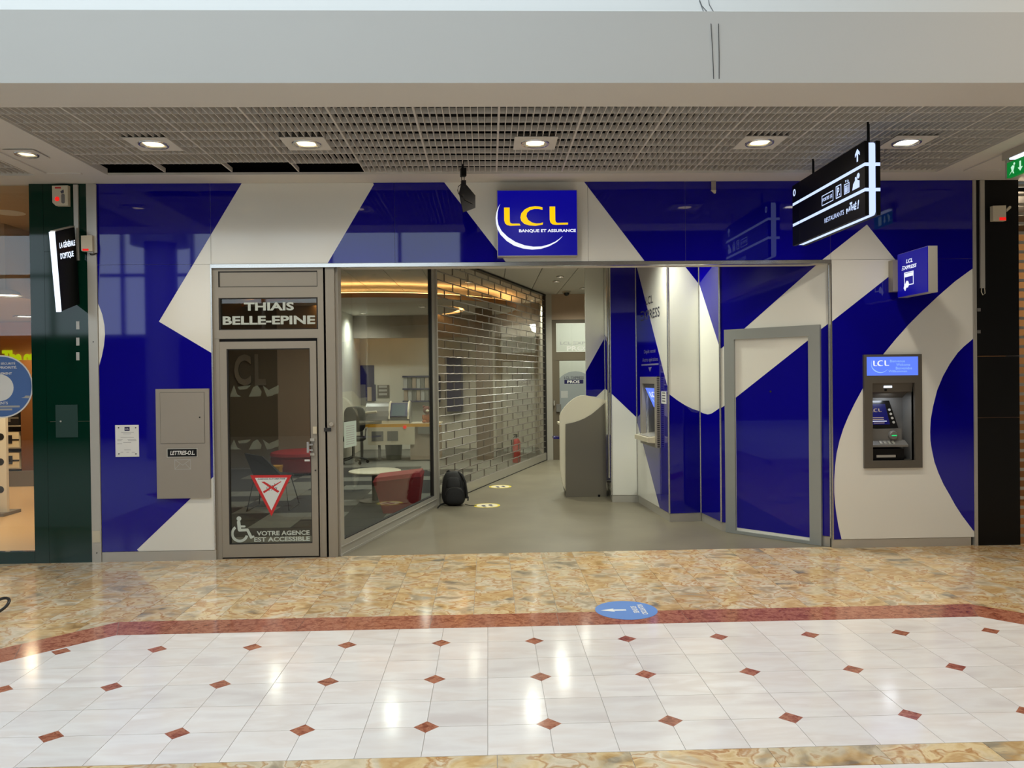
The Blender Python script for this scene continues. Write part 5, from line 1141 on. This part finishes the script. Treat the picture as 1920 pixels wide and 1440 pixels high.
hd_ = obj('plush_head', MB().ellip((-1.28, 8.84, 1.03), (.09, .08, .085)), pdk, tb2, True); obj('muzzle', MB().ellip((-1.27, 8.76, 1.015), (.035, .03, .03)), 'beige', hd_, True); obj('ear', MB().ellip((-1.35, 8.85, 1.10), (.03, .02, .03), 10, 8), pdk, hd_, True); obj('ear', MB().ellip((-1.21, 8.85, 1.10), (.03, .02, .03), 10, 8), pdk, hd_, True)
bn = empty('waste_bin', (-1.95, 9.0, 0), 'dark green waste bin under the counter desk', 'bin'); obj('bin_body', MB().cyl((-2.0, 8.95, .0), .16, .44, r2=.19, n=20), mat('dark_green_plastic', (52, 62, 52), .5), bn, True); obj('bin_liner', MB().lathe((-2.0, 8.95, .43), [(.175, 0), (.198, 0), (.198, .025), (.175, .025)], 20), 'dark', bn, True)
oc = empty('office_chair', (-2.75, 8.3, 0), 'black swivel office chair by the counter desk', 'chair')
ox, oy = -2.72, 8.25
obj('backrest', lump((ox, oy+.2, .88), (.22, .05, .26), .55), 'bag', oc, True); obj('seat', lump((ox, oy, .50), (.24, .24, .05), .5), 'bag', oc, True); obj('gas_post', MB().cyl((ox, oy, .12), .03, .35, n=10), 'steel_d', oc, True)
for k in range(5):
    a = 2*PI*k/5+.3; obj('leg', MB().tube([(ox, oy, .13), (ox+.28*math.cos(a), oy+.28*math.sin(a), .075)], .02, 6), 'black', oc, True); obj('caster', MB().cyl((ox+.28*math.cos(a), oy+.28*math.sin(a)-.012, .032), .032, .025, (0, 1, 0), 12), 'black', oc, True)
obj('armrest', MB().tube([(ox+.25, oy-.1, .52), (ox+.27, oy-.1, .70), (ox+.26, oy+.12, .71)], .018, 6), 'mid', oc, True)
PB = Fr((0, 11.24, 0), (1, 0, 0))
po = empty('wall_poster', (-3.3, 11.2, 1.3), 'blue and white wall poster behind the counter desk', 'poster')
a = pbox(PB, 659, 685, 702, 760); obj('sheet', MB().fbox(PB, *a, 0, .01), 'navy', po)
cx = (a[0]+a[1])/2; obj('grey_circle', MB().prism(PB, cliprect(disc((cx, a[2]+.05), .45, n=40), (a[0], a[1], a[2], a[3])), .01, .012), 'mid', po)
po2 = empty('leaflet_board', (-2.6, 11.2, 1.2), 'smaller blue leaflet board beside the wall poster', 'poster'); a = pbox(PB, 686, 721, 705, 752); obj('sheet', MB().fbox(PB, *a, .015, .03), 'navy', po2); obj('photo', MB().fbox(PB, a[0]+.04, a[1]-.1, a[2], a[3]-.06, .03, .033), 'taupe_l', po2)
po3 = empty('info_panel', (-2.0, 11.2, 1.2), 'grey information panel with printed blocks behind the machine', 'poster'); a = pbox(PB, 708, 722, 730, 745); obj('sheet', MB().fbox(PB, *a, .0, .02), 'darkg', po3)
for k in range(3): obj('text_block', MB().fbox(PB, a[0]+.03, a[1]-.05, a[2]+.05+.09*k, a[2]+.10+.09*k, .02, .022), 'inkl', po3)
sh2 = empty('wall_cabinet', (-1.0, 11, 0), 'blue grey shelving with binders on the branch back wall', 'shelf')
a = pbox(PB, 757, 706, 803, 752)
obj('cabinet_back', MB().fbox(PB, a[0], a[1]+.3, a[2], a[3], .0, .02), 'navy', sh2)
for k in range(3): obj('shelf_board', MB().fbox(PB, a[0], a[1]+.3, a[2]+(a[3]-a[2])*k/2-.02, a[2]+(a[3]-a[2])*k/2+.02, .02, .3), 'navy', sh2)
for r_ in range(2):
    for k in range(6):
        x0 = a[0]+.03+.10*k; z0 = a[2]+(a[3]-a[2])*r_/2+.021
        tag(obj('binder', MB().fbox(PB, x0, x0+.085, z0, z0+.26, .03, .26).fbox(PB, x0+.02, x0+.065, z0+.05, z0+.15, .26, .262), ('taupe_l', 'inkl', 'mid')[(k+r_) % 3]), ('first', 'second', 'third', 'fourth', 'fifth', 'sixth')[k] + (' binder from the poster side on the upper blue shelf' if r_ else ' binder from the poster side on the lower blue shelf'), 'binder', 'binders on the upper shelf' if r_ else 'binders on the lower shelf')
# chairs seen through the glass door
rc_ = empty('red_pouf', (-3.40, 6.9, 0), 'low round dark red pouf by the wall behind the glass door', 'pouf')
obj('pouf_body', MB().lathe((-3.40, 6.9, .03), [(0, 0), (.50, 0), (.56, .03), (.58, .25), (.56, .27), (0, .27)], 32), 'red', rc_, True)
obj('pouf_cushion', MB().lathe((-3.40, 6.9, .30), [(0, 0), (.56, 0), (.59, .03), (.57, .08), (.50, .10), (0, .105)], 32), 'red', rc_, True)
for k in range(4): obj('foot', MB().cyl((-3.40+.4*math.cos(k*PI/2+.5), 6.9+.4*math.sin(k*PI/2+.5), 0), .025, .03, n=8), 'black', rc_)
lc_ = empty('lounge_chair', (-2.88, 2.85, 0), 'charcoal shell chair with thin wire legs behind the glass door', 'chair')
cx, cy = -2.93, 2.80
obj('shell', MB()._add([(cx-.26, cy-.02, .75), (cx-.02, cy-.05, .71), (cx+.20, cy+.0, .46), (cx+.26, cy+.45, .40), (cx-.22, cy+.45, .40), (cx-.14, cy+.0, .43), (cx-.25, cy+.02, .75), (cx-.01, cy-.01, .70), (cx+.19, cy+.04, .49), (cx+.26, cy+.45, .43), (cx-.22, cy+.45, .43), (cx-.13, cy+.04, .46)], [(0, 1, 2, 5), (5, 2, 3, 4), (6, 11, 8, 7), (11, 10, 9, 8), (0, 6, 7, 1), (1, 7, 8, 2), (2, 8, 9, 3), (3, 9, 10, 4), (4, 10, 11, 5), (5, 11, 6, 0)]), 'carpet_d', lc_)
for s_ in (-1, 1): obj('wire_leg', MB().tube([(cx+.03+.20*s_, cy+.1, .42), (cx+.06+.27*s_, cy-.10, .008), (cx+.06+.27*s_, cy+.45, .008), (cx+.03+.2*s_, cy+.38, .42)], .008, 6), 'steel_d', lc_, True)
yt = empty('ochre_block', (-3.75, 6.3, 0), 'small low ochre seat block before the red pouf', 'stool')
obj('block_body', MB().box(-3.86, -3.62, 6.05, 6.28, .02, .17), 'yellow', yt); obj('block_pad', MB().box(-3.87, -3.61, 6.04, 6.29, .17, .21), 'yellow', yt)
for x in (-3.84, -3.66):
    for y in (6.07, 6.24): obj('foot', MB().box(x, x+.02, y, y+.02, 0, .02), 'black', yt)
fe = empty('fire_extinguisher', (.55, 8.3, .5), 'red fire extinguisher behind the far end of the shutter', 'extinguisher')
fx, fy = .55, 8.0
obj('cylinder_body', MB().lathe((fx, fy, .0), [(0, 0), (.075, 0), (.08, .02), (.08, .40), (.05, .46), (.025, .48), (0, .48)], 18), 'redp', fe, True); obj('valve', MB().cyl((fx, fy, .48), .02, .07, n=10).box(fx-.06, fx+.02, fy-.015, fy+.015, .54, .565), 'black', fe); obj('hose', MB().tube([(fx-.03, fy, .52), (fx-.10, fy-.02, .45), (fx-.09, fy-.03, .2)], .012, 6), 'black', fe, True)
